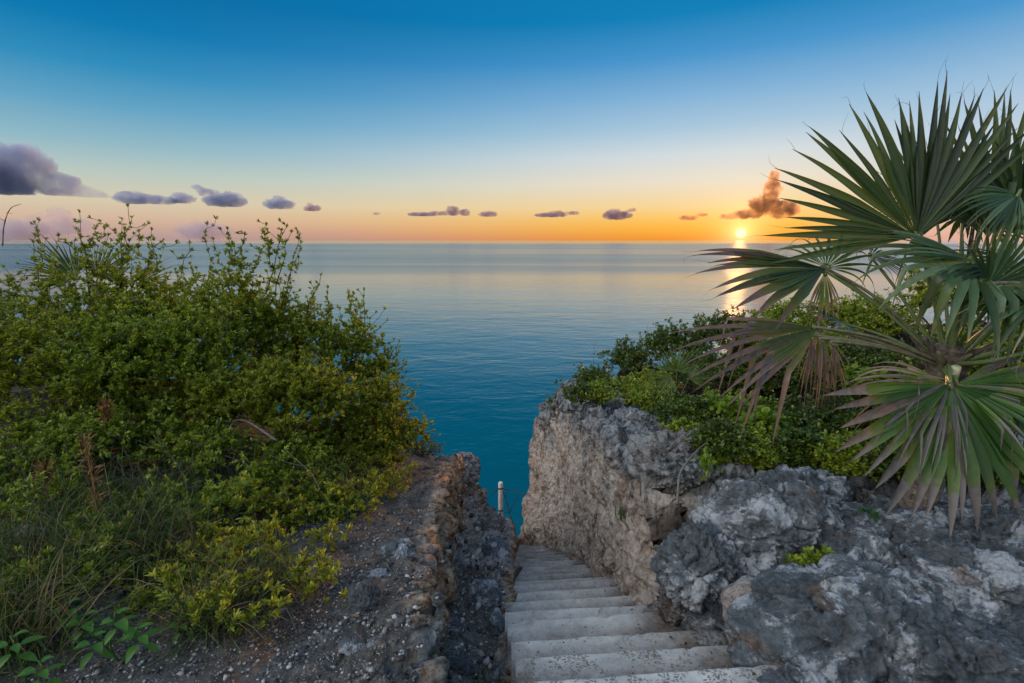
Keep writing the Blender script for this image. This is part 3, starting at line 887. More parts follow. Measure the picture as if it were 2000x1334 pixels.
def rosettes(tips, dirs, per, L, Wd, spread=(.25, 1.15), fold=.35, curl=.12):
    n = len(tips)
    per = int(per)
    D = np.repeat(unit(dirs), per, 0)
    ref = rng.normal(size=D.shape)
    A = unit(np.cross(D, ref)); B = np.cross(D, A)
    th = np.tile(np.arange(per) * 2.39996, n) + np.repeat(rng.uniform(0, 6.28, n), per)
    tl = rng.uniform(spread[0], spread[1], n * per)
    d = D * np.cos(tl)[:, None] + (A * np.cos(th)[:, None] + B * np.sin(th)[:, None]) * np.sin(tl)[:, None]
    base = np.repeat(tips, per, 0) - D * (rng.uniform(0, .6, n * per) * L)[:, None]
    sc = rng.uniform(.65, 1.15, n * per)
    return leaves(base, d, L * sc, Wd * sc, fold, curl)


def grow(base, tips, stems=4, droop=0.0, wander=.12, up=.25):
    """a branch skeleton that reaches every tip; returns nodes, parents, tip node ids"""
    base = np.asarray(base, float)
    N = [base]; Pn = [-1]
    cap = 40000
    arr = np.zeros((cap, 3)); arr[0] = base; plen = np.zeros(cap); n = 1
    order = np.argsort(np.linalg.norm(tips - base, axis=1))
    far = order[-max(stems * 3, 1):]
    first = list(rng.choice(far, min(stems, len(far)), replace=False))
    seq = first + [i for i in order if i not in set(first)]
    ids = np.zeros(len(tips), int)
    for q, i in enumerate(seq):
        t = tips[i]
        if q < stems: j = 0
        else:
            d = np.linalg.norm(arr[:n] - t, axis=1)
            toward = np.maximum(0, arr[:n, 2] - t[2]) * .8
            j = int(np.argmin(d + .18 * plen[:n] + toward))
        p0 = arr[j]; v = t - p0; Ld = np.linalg.norm(v)
        ns = int(np.clip(Ld / .038, 1, 22))
        side = rng.normal(size=3) * Ld * wander * .5
        side[2] -= Ld * up * .35
        prev = j
        for s in range(1, ns + 1):
            f = s / ns
            p = p0 + v * f + side * math.sin(math.pi * f) + (rng.normal(size=3) * .012 if s < ns else 0)
            if n >= cap - 1: break
            arr[n] = p; plen[n] = plen[prev] + Ld / ns; Pn.append(prev); prev = n; n += 1
        ids[i] = prev
    return arr[:n], np.array(Pn), ids


def skeleton_mesh(acc, nodes, par, r_tip=.0013, r_pow=.42, r_max=.022, minr=0):
    cnt = np.zeros(len(nodes))
    child = np.bincount(par[1:], minlength=len(nodes))
    cnt[child == 0] = 1
    for i in range(len(nodes) - 1, 0, -1): cnt[par[i]] += cnt[i]
    r = np.minimum(r_tip * np.maximum(cnt, 1) ** r_pow, r_max)
    i = np.arange(1, len(nodes)); j = par[1:]
    a, b = nodes[j], nodes[i]
    ra = np.minimum(r[j], r[i] * 1.5); rb = r[i]
    T = unit(b - a)
    ref = np.where(np.abs(T[:, 2:3]) < .9, np.array([[0, 0, 1.0]]), np.array([[1.0, 0, 0]]))
    A = unit(np.cross(T, ref)); B = np.cross(T, A)
    th = np.arange(4) * math.pi / 2
    ring = np.cos(th)[None, :, None] * A[:, None] + np.sin(th)[None, :, None] * B[:, None]
    a2 = a - T * ra[:, None] * .4
    V = np.concatenate([a2[:, None] + ring * ra[:, None, None], b[:, None] + ring * rb[:, None, None]], 1).reshape(-1, 3)
    k = np.arange(len(i))[:, None] * 8
    F = np.concatenate([k + [c, (c + 1) % 4, 4 + (c + 1) % 4, 4 + c] for c in range(4)])
    acc.add(V, quads=F)


DENS = .9
def blob(px, py, Y, rx, ry, rd, n, low=-.5):
    n = int(n * DENS)
    """points in an ellipsoid, crowded towards its skin; radii rx, ry in picture pixels, rd in metres"""
    c = at(px, py, Y)
    d = unit(rng.normal(size=(n * 3, 3)))
    d = d[d[:, 2] > low][:n]
    r = rng.uniform(.1, 1, len(d)) ** .5 * (1 + .42 * noise(d * 2.6 + px * .1 + py * .2, 33))
    r *= np.where(rng.uniform(size=len(d)) < .1, 1 + .3 * np.clip(d[:, 2], 0, 1), 1)
    return c + d * r[:, None] * np.array([px_size(rx, c), rd, px_size(ry, c)])


def shoots(xs, Y, sil, h=(30, 75)):
    """upright leading shoots: a few rosettes one above another"""
    out = []
    for x in xs:
        y0 = np.interp(x, *sil) + rng.uniform(-8, 18); hh = rng.uniform(*h); lean = rng.uniform(-.35, .35); Yd = Y + rng.normal() * .12
        for f in np.arange(0, 1.01, .2):
            out.append(at(x + lean * hh * f + rng.uniform(-5, 5), y0 + 25 - (hh + 25) * f, Yd))
    return np.array(out)


SIL = (np.array([-20, 100, 200, 350, 420, 480, 560, 590, 650, 700, 760, 790]), np.array([475, 485, 495, 520, 520, 505, 480, 560, 605, 605, 640, 740]))


def shrub(name, label, group, base, tips, mat, per=9, L=.022, Wd=.011, stems=5, below=2, spread=(.12, .85), bark=None,
          dirs_up=.55, curl=.12, fold=.35, r_max=.02, wander=.12, cat='shrub', step=.028, keep=1.0, r_tip=.0016):
    """a shrub: woody branches and foliage of small rosettes at and below each tip"""
    root = empty(name, tuple(base))
    tag(root, label, cat, group)
    tips = np.asarray(tips)
    g = np.array([ground(x, y) if False else -99 for x, y in tips[:1, :2]])
    nodes, par, ids = grow(base, tips, stems, wander=wander)
    a = Acc(); skeleton_mesh(a, nodes, par, r_tip=r_tip, r_max=r_max)
    a.build('branches', bark or BARK, root)
    pts, dirs = [], []
    sel = ids[rng.uniform(size=len(ids)) < keep]
    d = unit(unit(nodes[sel] - nodes[par[sel]]) + np.array([0, 0, dirs_up]))
    pts.append(nodes[sel]); dirs.append(d)
    anc = sel.copy()
    for k in range(1, below + 1):
        anc = np.maximum(par[anc], 0)
        m = (rng.uniform(size=len(sel)) < .8) & (anc > 0)
        sd = unit(d[m] * .7 + rng.normal(size=(m.sum(), 3)) * .6)
        q = nodes[anc[m]] + sd * step * .6 + rng.normal(size=(m.sum(), 3)) * .008
        pts.append(q); dirs.append(sd)
    V, T = rosettes(np.concatenate(pts), np.concatenate(dirs), per, L, Wd, spread, fold, curl)
    f = Acc(); f.add(V, T); f.build('foliage', mat, root, smooth=False)
    return root


def gbase(px, py, Y):
    p = at(px, py, Y)
    return np.array([p[0], Y, ground(p[0], Y) - .03])


def surf_z(x, y, left):
    """height of the finished ground at many points"""
    F = _PLf if left else _PRf
    cell = .05
    key = np.floor(F[:, 0] / cell).astype(np.int64) * 100000 + np.floor(F[:, 1] / cell).astype(np.int64)
    order = np.argsort(key); ks = key[order]
    q = np.floor(np.asarray(x) / cell).astype(np.int64) * 100000 + np.floor(np.asarray(y) / cell).astype(np.int64)
    i = np.clip(np.searchsorted(ks, q), 0, len(ks) - 1)
    z = F[order[i], 2]
    bad = ks[i] != q
    for b in np.where(bad)[0]:
        z[b] = F[np.argmin((F[:, 0] - x[b]) ** 2 + (F[:, 1] - y[b]) ** 2), 2]
    return z


def hit(px, py):
    """where the line of sight through a picture point meets the ground"""
    Y = np.arange(.9, 8.2, .02)
    p = np.array([at(px, py, y) for y in Y])
    z = surf_z(p[:, 0], p[:, 1], px < 1000)
    i = np.where(p[:, 2] <= z)[0]
    return p[i[0]] if len(i) else None


def P_(lst, Y, dY=.12):
    return np.array([at(x, y, Y + rng.uniform(-dY, dY)) for x, y in lst])


GL = 'rosette leaved shrubs on the bank beside the steps'
# sprays that stand up against the sky
spr1 = P_([(250, 402), (258, 424), (238, 428), (244, 446), (176, 425), (186, 447), (192, 470), (203, 462), (172, 462), (280, 440), (290, 436), (296, 462), (270, 460), (232, 470), (346, 474), (336, 492), (252, 470), (262, 492), (318, 470), (225, 455)], 3.6)
spr2 = P_([(422, 426), (430, 447), (444, 446), (446, 466), (505, 432), (512, 450), (520, 448), (545, 446), (560, 442), (570, 452), (578, 447), (582, 455), (478, 470), (492, 480), (548, 470), (560, 470), (530, 476), (470, 496), (515, 492), (452, 488), (500, 512), (552, 500), (545, 520)], 3.5)
spr3 = P_([(700, 566), (690, 580), (707, 588), (735, 610), (752, 602), (757, 625), (742, 640), (770, 662), (765, 678), (745, 672), (793, 712), (780, 728), (680, 610), (660, 600), (640, 598), (620, 610), (600, 580), (720, 640), (700, 650), (730, 690), (760, 712)], 3.7)
spr4 = P_([(800, 742), (815, 752), (812, 800), (825, 808), (848, 842), (858, 850), (866, 866), (852, 872), (795, 760), (805, 765), (770, 745), (785, 752), (822, 845), (835, 858), (842, 826), (830, 822), (815, 830), (800, 785), (808, 778), (790, 800), (775, 770), (765, 800), (780, 835), (750, 760)], 3.5)

shrub('rosette_shrub', 'tall dense shrub with many bare topped sprays against the cloud banks', GL, gbase(210, 900, 3.5),
      np.vstack([blob(180, 625, 3.6, 230, 112, .55, 900), blob(290, 605, 3.6, 130, 85, .4, 450), spr1, shoots(rng.uniform(40, 385, 17), 3.6, SIL)]), LEAF_GRN, L=.025, Wd=.009, per=12, below=5, stems=7)
shrub('rosette_shrub', 'rounded green shrub between the tall sprays and the yellow shrub beside the steps', GL, gbase(330, 900, 3.0),
      np.vstack([blob(330, 690, 3.0, 170, 110, .45, 850), blob(250, 700, 2.8, 120, 90, .4, 420)]), LEAF_GRN, L=.025, Wd=.009, per=12, below=5, stems=6)
shrub('rosette_shrub', 'leafy green shrub crowding the outer corner of the bank at mid height', GL, gbase(20, 950, 2.7),
      np.vstack([blob(60, 730, 2.7, 180, 130, .45, 850), blob(-60, 670, 2.9, 170, 140, .5, 400)]), LEAF_YEL, L=.025, Wd=.009, per=12, below=5, stems=6)
shrub('rosette_shrub', 'upright open shrub with a dark forked stem and long sprays over the horizon', GL, gbase(440, 830, 3.5),
      np.vstack([blob(480, 615, 3.5, 95, 95, .35, 420), blob(430, 620, 3.4, 90, 80, .3, 260), blob(560, 630, 3.6, 80, 60, .3, 220), spr2, shoots(rng.uniform(405, 585, 9), 3.5, SIL)]), LEAF_GRN, bark=DARKBARK, stems=4, r_max=.017, L=.025, Wd=.009, per=12, below=5)
shrub('rosette_shrub', 'windswept shrub whose dark sprays lean out over the sea', GL, gbase(560, 850, 3.6),
      np.vstack([blob(610, 660, 3.6, 100, 55, .3, 380), blob(690, 680, 3.7, 70, 50, .25, 210), blob(680, 760, 3.6, 85, 50, .25, 250), blob(745, 725, 3.7, 45, 45, .2, 150), spr3, shoots(rng.uniform(590, 780, 8), 3.7, SIL, (20, 50))]), LEAF_GRN, bark=DARKBARK, stems=5, r_max=.015, L=.025, Wd=.009, per=12, below=5)
shrub('rosette_shrub', 'bright yellow green shrub in the middle of the bank', GL, gbase(500, 920, 2.9),
      np.vstack([blob(500, 755, 2.95, 120, 62, .35, 620), blob(600, 770, 3.0, 110, 65, .35, 480), blob(415, 775, 2.75, 34, 70, .15, 130)]), LEAF_YEL, stems=6, L=.025, Wd=.009, per=12, below=5)
shrub('rosette_shrub', 'olive shrub spilling over the rocky edge of the steps', GL, gbase(660, 935, 3.3),
      np.vstack([blob(690, 850, 3.3, 115, 75, .35, 750), blob(640, 920, 3.0, 110, 60, .28, 420), blob(740, 790, 3.4, 60, 60, .25, 260), blob(775, 845, 3.6, 62, 42, .22, 230), blob(740, 900, 3.4, 60, 34, .2, 200), spr4]), LEAF_YEL, stems=6, L=.024, Wd=.009, per=12, below=5)
shrub('rosette_shrub', 'small dark green shrub below the yellow one above bare soil', GL, gbase(560, 1000, 2.6),
      np.vstack([blob(560, 900, 2.7, 90, 70, .25, 330), blob(500, 960, 2.4, 70, 60, .22, 190), blob(600, 960, 2.55, 60, 40, .2, 140)]), LEAF_GRN, stems=5, L=.024, Wd=.009, per=12, below=5)
shrub('rosette_shrub', 'low green shrub in the shade at the outer edge of the bank', GL, gbase(40, 1060, 2.1),
      np.vstack([blob(50, 880, 2.3, 130, 80, .3, 330), blob(180, 850, 2.4, 90, 50, .25, 200)]), LEAF_GRN, stems=6, L=.025, Wd=.009, per=12, below=5)
shrub('rosette_shrub', 'sparse green shrub among dry twigs in the middle of the bank', GL, gbase(400, 1000, 2.5),
      np.vstack([blob(330, 850, 2.6, 130, 45, .3, 260), blob(430, 880, 2.5, 60, 60, .25, 130)]), LEAF_GRN, stems=6, L=.024, Wd=.009, per=12, below=5, keep=.8)
shrub('rosette_shrub', 'shaded green shrub filling the gap under the rounded one', GL, gbase(250, 960, 2.7),
      np.vstack([blob(240, 800, 2.75, 150, 60, .35, 420), blob(390, 810, 2.8, 90, 50, .3, 230)]), LEAF_GRN, L=.024, Wd=.009, per=12, below=5, stems=6)
shrub('rosette_shrub', 'shrub low behind the forked stem, closing the view to the sea', GL, gbase(420, 850, 4.0),
      np.vstack([blob(380, 680, 4.0, 190, 55, .4, 480), blob(560, 700, 4.0, 90, 45, .35, 230), blob(320, 750, 3.6, 120, 50, .3, 330)]), LEAF_GRN, L=.025, Wd=.009, per=12, below=5, stems=7)
shrub('grey_shrub', 'fine leaved grey green shrub on the rock tip nearest the sea', None, gbase(790, 925, 4.3),
      np.vstack([blob(800, 885, 4.3, 60, 32, .2, 300, -.2), P_([(838, 852), (852, 862), (868, 868), (862, 880), (825, 850), (810, 858)], 4.3)]), LEAF_GREY, per=6, L=.035, Wd=.007, stems=5, below=1)
# low sprawling plants with longer leaves on the bare soil
GS = 'low sprawling plants on the bare stony soil'
for (lb, b, tp, mt, L) in [
    ('sprawling yellow green plant lowest on the bare stony soil', (445, 1290, 1.38), [blob(450, 1180, 1.45, 105, 55, .12, 75, -.3), P_([(300, 1125), (318, 1135), (345, 1190), (365, 1215), (380, 1230), (560, 1170), (545, 1185), (530, 1205), (510, 1220), (470, 1230), (455, 1200), (490, 1190)], 1.42, .04)], LEAF_YEL, .027),
    ('yellow green plant with upright shoots in the middle of the soil slope', (480, 1150, 1.72), [blob(500, 1065, 1.78, 85, 45, .14, 90, -.3), P_([(400, 1100), (410, 1140), (420, 1120), (570, 1040), (575, 1060), (560, 1085)], 1.75, .05)], LEAF_YEL, .026),
    ('reddish stemmed plant nearest the broken rock edge', (600, 1180, 1.62), [blob(610, 1125, 1.66, 55, 35, .1, 42, -.2), P_([(680, 1160), (672, 1165), (660, 1105), (648, 1120), (600, 1200)], 1.62, .03)], LEAF_YEL, .028),
    ('small plant of upright shoots high on the bare soil', (640, 1080, 2.05), [blob(640, 1045, 2.1, 40, 20, .08, 24, 0), P_([(680, 1035), (672, 1045), (610, 1060), (622, 1075)], 2.05, .03)], LEAF_YEL, .03),
    ('darker plant half hidden in the grass behind the yellow sprawling one', (260, 1160, 1.7), [blob(220, 1085, 1.75, 70, 55, .15, 60, -.2), blob(170, 1040, 1.8, 40, 40, .12, 30, -.2)], LEAF_GRN, .032),
    ('leafy green plant climbing through the dry grass below the shrubs', (420, 1060, 2.1), [blob(450, 985, 2.15, 80, 60, .18, 130, -.3), blob(370, 1030, 2.0, 50, 40, .14, 45, -.3)], LEAF_GRN, .03),
    ('pale green plant at the shaded outer foot of the bank', (20, 1120, 1.9), [blob(50, 1080, 1.85, 60, 40, .15, 55, -.2)], LEAF_GREY, .034)]:
    shrub('sprawling_plant', lb, GS, gbase(*b), np.vstack(tp), mt, per=11, L=L, Wd=L * .30, stems=5, below=1, spread=(.15, .8), step=.02, cat='plant', dirs_up=.9, r_tip=.001)

# ------------------------------------------------------------------ right hand thicket
GR = 'sea thicket shrubs on the cliff top'
def thicket(label, b, tips, mat, **kw):
    k = dict(per=8, L=.034, Wd=.019, stems=5, below=3, spread=(.4, 1.35), dirs_up=.5, step=.04, bark=DARKBARK); k.update(kw)
    shrub('thicket_shrub', label, GR, gbase(*b), np.vstack(tips), mat, **k)

thicket('sparse twiggy shrub on the very seaward tip of the cliff', (1110, 790, 7.2), [blob(1105, 787, 7.2, 34, 22, .3, 110, -.2), P_([(1085, 748), (1095, 742), (1108, 752), (1068, 770), (1075, 778)], 7.2)], LEAF_DRK, L=.05, Wd=.022)
thicket('dark shrub second from the seaward tip of the cliff', (1160, 765, 7.0), [blob(1160, 740, 7.0, 42, 28, .35, 190, -.3), P_([(1120, 712), (1135, 708), (1160, 690), (1180, 694)], 7.0)], LEAF_DRK)
thicket('low dark shrub on the cliff edge where the crest starts to climb', (1230, 750, 6.8), [blob(1232, 702, 6.8, 52, 38, .4, 300), P_([(1225, 655), (1210, 664), (1250, 650)], 6.8)], LEAF_DRK)
thicket('glossy dark shrub cresting the slope below the setting sun', (1320, 730, 6.5), [blob(1315, 672, 6.5, 62, 40, .45, 400), P_([(1300, 624), (1310, 620), (1285, 634), (1330, 626)], 6.5)], LEAF_DRK)
thicket('dense mid green shrub behind the drooping palm fans', (1420, 710, 6.2), [blob(1420, 652, 6.2, 80, 42, .5, 480), P_([(1430, 598), (1440, 604), (1400, 606)], 6.2)], LEAF_DRK)
thicket('bright leaved shrub glowing against the sea behind the palm', (1530, 690, 5.8), [blob(1540, 630, 5.8, 85, 42, .5, 460)], LEAF_GRN)
thicket('green shrub between the palm trunk and the sea', (1690, 680, 5.2), [blob(1680, 622, 5.2, 100, 45, .5, 520)], LEAF_GRN)
thicket('tall sparse shrub showing through the inland palm fans', (1900, 660, 4.2), [blob(1880, 572, 4.2, 110, 75, .5, 380), P_([(1960, 470), (1975, 480), (1940, 490), (1920, 500), (1985, 455), (1950, 455)], 4.2)], LEAF_GRN)
thicket('low green shrub on the slope above the cliff edge', (1270, 770, 5.6), [blob(1265, 752, 5.7, 60, 28, .4, 300)], LEAF_GRN, L=.035, Wd=.018)
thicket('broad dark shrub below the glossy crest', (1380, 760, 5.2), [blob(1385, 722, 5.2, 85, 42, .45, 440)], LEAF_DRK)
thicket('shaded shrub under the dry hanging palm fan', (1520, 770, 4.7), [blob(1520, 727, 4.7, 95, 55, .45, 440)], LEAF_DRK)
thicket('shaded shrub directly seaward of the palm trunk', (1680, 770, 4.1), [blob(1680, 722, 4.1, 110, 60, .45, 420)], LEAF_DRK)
thicket('shaded green shrub inland of the palm trunk', (1950, 800, 3.1), [blob(1940, 712, 3.1, 110, 95, .4, 420)], LEAF_GRN, L=.04)
thicket('dark shrub low on the slope over bare rock', (1420, 830, 4.0), [blob(1440, 807, 4.0, 90, 40, .35, 300)], LEAF_GRN, L=.032, Wd=.017)
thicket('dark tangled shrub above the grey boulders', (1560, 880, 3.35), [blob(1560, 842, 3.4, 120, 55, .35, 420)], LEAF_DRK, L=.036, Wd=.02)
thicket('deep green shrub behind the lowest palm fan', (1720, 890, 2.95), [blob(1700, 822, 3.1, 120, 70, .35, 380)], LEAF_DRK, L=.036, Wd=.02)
def mound(label, px, py, rx, ry, n, mat, **kw):
    b = hit(px, py); c = b + np.array([0, 0, px_size(ry, b) * .55])
    k = int(n)
    dd = unit(rng.normal(size=(k * 3, 3))); dd = dd[dd[:, 2] > -.15][:k]
    r = rng.uniform(.15, 1, len(dd)) ** .5 * (1 + .4 * noise(dd * 2.5 + px * .1, 35))
    w = px_size(rx, b)
    t = c + dd * r[:, None] * np.array([w, w * .9, px_size(ry, b)])
    k = dict(per=8, L=.028, Wd=.015, stems=5, below=3, spread=(.4, 1.35), dirs_up=.5, step=.04, bark=DARKBARK); k.update(kw)
    shrub('thicket_shrub', label, GR, b - np.array([0, 0, .03]), t, mat, **k)


for a_ in [('wind clipped shrub on the rim close to the seaward tip', 1135, 785, 40, 26, 130, LEAF_DRK), ('wind clipped shrub on the rim behind the first grey crag', 1170, 785, 42, 28, 140, LEAF_GRN), ('ragged low shrub hanging over the lip of the pale cliff at its middle', 1225, 800, 45, 28, 150, LEAF_DRK), ('small dark shrub on the crest just inland of the cliff lip', 1200, 775, 45, 26, 150, LEAF_DRK),
           ('grass green shrub on the slope beside the young fan palm', 1270, 800, 60, 32, 220, LEAF_GRN), ('dark shrub just below the young fan palm', 1340, 830, 65, 38, 260, LEAF_DRK),
           ('leafy shrub spilling onto the jagged boulder', 1335, 865, 45, 30, 170, LEAF_GRN), ('dense dark shrub behind the crooked bare twig', 1410, 890, 65, 45, 300, LEAF_DRK),
           ('mixed green shrub under the dry fan tips', 1480, 915, 65, 48, 320, LEAF_GRN), ('dark shrub behind the upright grass tuft', 1560, 915, 70, 55, 340, LEAF_DRK),
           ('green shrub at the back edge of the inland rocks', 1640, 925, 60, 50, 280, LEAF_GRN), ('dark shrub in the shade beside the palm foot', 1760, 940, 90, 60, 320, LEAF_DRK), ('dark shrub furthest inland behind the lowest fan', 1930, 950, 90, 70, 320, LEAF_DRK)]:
    mound(*a_)
GM = 'lime green sea grape clumps in the thicket'
for lb, b, tp in [('large lime green clump of round leaves under the dry palm fan', (1500, 900, 3.3), [blob(1500, 830, 3.25, 48, 30, .15, 42)]),
                  ('lime clump of round leaves beside the crooked bare twig', (1395, 925, 2.95), [blob(1400, 880, 2.95, 32, 36, .12, 34)]),
                  ('small lime clump below the dry palm fan tips', (1415, 835, 3.6), [blob(1420, 800, 3.6, 30, 22, .12, 26)]),
                  ('lime clump beside the drooping silvery fan', (1700, 780, 3.3), [blob(1690, 740, 3.3, 40, 24, .12, 34)]),
                  ('lime clump on the crest behind the palm petioles', (1625, 680, 4.6), [blob(1625, 668, 4.6, 42, 26, .2, 44)]),
                  ('lime clump on the crest nearest the sun', (1500, 660, 5.0), [blob(1495, 640, 5.0, 34, 20, .2, 36)])]:
    shrub('lime_shrub', lb, GM, gbase(*b), np.vstack(tp), LEAF_LIME, per=6, L=.055, Wd=.045, stems=3, below=2, spread=(.5, 1.4), step=.03)
GT = 'small leafy tufts on the inland rocks'
for lb, b, tp, L, mt in [('glossy rosette plant growing in the hollow of the grey rock', (1578, 1140, 1.9), [blob(1575, 1108, 1.88, 42, 22, .05, 26, -.1), P_([(1612, 1075), (1608, 1085), (1615, 1090), (1540, 1105), (1560, 1100)], 1.88, .02)], .036, LEAF_GRN),
                     ('small green tuft beneath the hanging palm fan', (1698, 1022, 2.15), [blob(1698, 1008, 2.15, 22, 16, .05, 14, 0)], .034, LEAF_RED),
                     ('little green sprig at the top edge of the soil hollow', (1370, 940, 2.6), [blob(1378, 905, 2.65, 16, 20, .05, 12, -.2)], .034, LEAF_LIME)]:
    shrub('leafy_tuft', lb, GT, gbase(*b), np.vstack(tp), mt, per=8, L=L, Wd=L * .42, stems=4, below=1, spread=(.3, 1.1), step=.018, cat='plant', r_tip=.0012)


def sprawl(label, px, py, rx, ry, n, mat, L=.025):
    b = hit(px, py); w = px_size(rx, b); h = px_size(ry, b)
    k = int(n)
    dd = unit(rng.normal(size=(k * 3, 3))); dd = dd[dd[:, 2] > 0][:k]
    t = b + dd * (rng.uniform(.2, 1, len(dd)) ** .5 * (1 + .5 * noise(dd * 2.2 + px, 36)))[:, None] * np.array([w, w, h]) + np.array([0, 0, .02])
    shrub('sprawling_plant', label, GS, b - np.array([0, 0, .02]), t, mat, per=10, L=L, Wd=L * .32, stems=6, below=3, spread=(.15, .9), step=.02, cat='plant', dirs_up=.8, r_tip=.001)


for a_ in [('bushy green plant at the outer foot of the shrubs', 90, 1010, 100, 90, 150, LEAF_GRN), ('green plant in the grass below the tall seed stalk', 190, 1120, 90, 80, 130, LEAF_GRN),
           ('yellow green plant creeping out of the grass towards the gravel', 330, 1170, 90, 75, 110, LEAF_YEL), ('green plant in the middle of the grassy slope', 300, 1020, 90, 80, 140, LEAF_GRN),
           ('yellow plant hanging from the shrubs onto the bare soil', 560, 1010, 85, 75, 150, LEAF_YEL), ('green plant under the olive shrub close to the brink', 690, 985, 80, 55, 120, LEAF_YEL),
           ('small green plant at the top of the soil slope', 620, 1000, 60, 60, 90, LEAF_GRN), ('dark plant in the outermost shade at the foot of the bank', 20, 1170, 90, 80, 110, LEAF_GRN),
           ('yellow green plant trailing from the olive shrub onto bare soil', 735, 955, 70, 45, 110, LEAF_YEL), ('sparse plant high on the bare strip under the olive shrub', 650, 1000, 70, 50, 90, LEAF_GRN),
           ('leafy plant between the two sprawling yellow ones', 420, 1100, 80, 70, 110, LEAF_YEL)]:
    sprawl(*a_)


# broad leaved herbs at the shaded foot of the bank
def herb(label, b, crowns, L, mat):
    b = gbase(*b); root = empty('broad_leaved_herb', tuple(b)); tag(root, label, 'plant', 'broad leaved herbs in the shade')
    st = Acc(); n = 0
    for (px, py, Y) in crowns:
        tip = at(px, py, Y)
        c = curve_pts([b, (b + tip) / 2 + rng.normal(size=3) * .015, tip], 9)
        V, q, t = tube(c, np.linspace(.0035, .0018, 9), 6); st.add(V, t, q)
        lay = []
        for k in range(9):
            az_ = k * 2.4; el = .15 + .55 * (k / 9) - .25
            d = np.array([math.cos(az_) * math.cos(el), math.sin(az_) * math.cos(el), math.sin(el)])
            s = np.linspace(0, 1, 9)[:, None]
            Lk = L * rng.uniform(.7, 1.1) * (1 if k < 6 else .6)
            p0 = tip - np.array([0, 0, .02 * (9 - k) * .35])
            C = p0 + d * (Lk * s + .012) + np.array([0, 0, -1]) * (s ** 2) * Lk * .35
            sd = unit(np.cross(d, [0, 0, 1]))
            w = (np.sin(math.pi * np.clip(s, 0, 1) ** .75) ** .85) * Lk * .24 + .0005
            V = np.stack([C - sd * w + np.array([0, 0, .25]) * w, C, C + sd * w + np.array([0, 0, .25]) * w], 1).reshape(-1, 3)
            lf = Acc(); lf.add(V, quads=grid_faces(9, 3))
            lf.build('leaf', mat, root)
    st.build('stem', mat, root)

herb('bright broad leaved herb in front of the dark grass', (235, 1290, 1.30), [(225, 1195, 1.26), (268, 1225, 1.24), (180, 1240, 1.22)], .055, LEAF_RED)
herb('broad leaved herb between the sprawling plant and the grass', (130, 1270, 1.38), [(130, 1175, 1.36), (160, 1200, 1.32)], .052, LEAF_RED)
herb('broad leaved herb lowest on the dark shaded soil', (60, 1380, 1.10), [(75, 1290, 1.08), (20, 1240, 1.12)], .052, LEAF_RED)
herb('little three leaved herb on the gravel', (350, 1235, 1.40), [(350, 1205, 1.38)], .035, LEAF_RED)

# ------------------------------------------------------------------ grass, dry and green
def blades(n, fn, L, wd, bend, lean=.5):
    P = fn(n); n = len(P)
    az_ = rng.uniform(0, 2 * math.pi, n); ln = np.abs(rng.normal(0, lean, n))
    D = np.stack([np.cos(az_) * np.sin(ln), np.sin(az_) * np.sin(ln), np.cos(ln)], 1)
    Ls = L * rng.uniform(.4, 1.2, n); S = unit(np.cross(D, rng.normal(size=(n, 3))))
    bd = bend * rng.uniform(.3, 1.3, n)
    rows = []
    p = P.copy(); d = D.copy(); K = 7
    for k in range(K):
        w = wd * (1 - (k / (K - 1)) ** 1.5 * .95)
        rows.append(np.stack([p - S * w * .5, p + S * w * .5], 1))
        h = d * np.array([1, 1, 0]); d = unit(d + np.array([0, 0, -1]) * bd[:, None] * (.12 + .1 * k) + unit(h) * .05 * bd[:, None])
        p = p + d * (Ls / (K - 1))[:, None]
    V = np.stack(rows, 1)                                   # n, K, 2, 3
    k = np.arange(n)[:, None] * K * 2
    F = np.concatenate([k + [2 * c, 2 * c + 1, 2 * c + 3, 2 * c + 2] for c in range(K - 1)])
    return V.reshape(-1, 3), F


def scatter_px(regions):
    def fn(n):
        out = []
        tot = sum(r[-1] for r in regions)
        for (px, py, Y, rx, ry, w) in regions:
            m = int(n * w / tot)
            c = at(px, py, Y)
            rm = px_size(rx, c); rd = px_size(ry, c) * 1.6
            q = rng.normal(size=(m, 2)) * .5
            x = c[0] + q[:, 0] * rm; y = Y + q[:, 1] * rd
            if px < 1000:
                ix = ((_PLf[None, :, 0] * 0))  if False else None
            z = surf_z(x, y, px < 1000)
            out.append(np.stack([x, y, z - .01], 1))
        return np.concatenate(out)
    return fn


GRASS = leaf_mat('grass_blade', [(.15, (.02, .045, .012)), (.45, (.045, .085, .02)), (.75, (.08, .125, .03)), (.95, (.17, .17, .06))], .3, .5, .3)
STRAW = leaf_mat('dry_grass_blade', [(.2, (.07, .055, .04)), (.5, (.15, .115, .075)), (.8, (.26, .2, .12)), (1, (.4, .32, .2))], .2, .7, .2, tcol=(1, .9, .7))
lg = [(520, 1150, 1.65, 60, 30, 1), (420, 1230, 1.45, 80, 30, 1), (60, 1180, 1.65, 160, 60, 3), (0, 1290, 1.3, 150, 50, 3), (250, 1040, 2.0, 160, 60, 3), (420, 960, 2.4, 120, 50, 2), (120, 980, 2.2, 150, 60, 3), (600, 1000, 2.5, 80, 30, 1), (300, 1110, 1.75, 100, 40, 2)]
a = Acc(); V, F = blades(3600, scatter_px(lg), .34, .005, 1.1, .55); a.add(V, quads=F)
o = a.build('grass', GRASS, smooth=False); tag(o, 'long dark green grass blades under the shrubs of the bank', None, kind='stuff')
a = Acc(); V, F = blades(2400, scatter_px(lg + [(680, 960, 2.75, 70, 25, 1)]), .36, .0034, 1.2, .7); a.add(V, quads=F)
o = a.build('dry_grass', STRAW, smooth=False); tag(o, 'tangled dry straw coloured grass under the shrubs of the bank', None, kind='stuff')
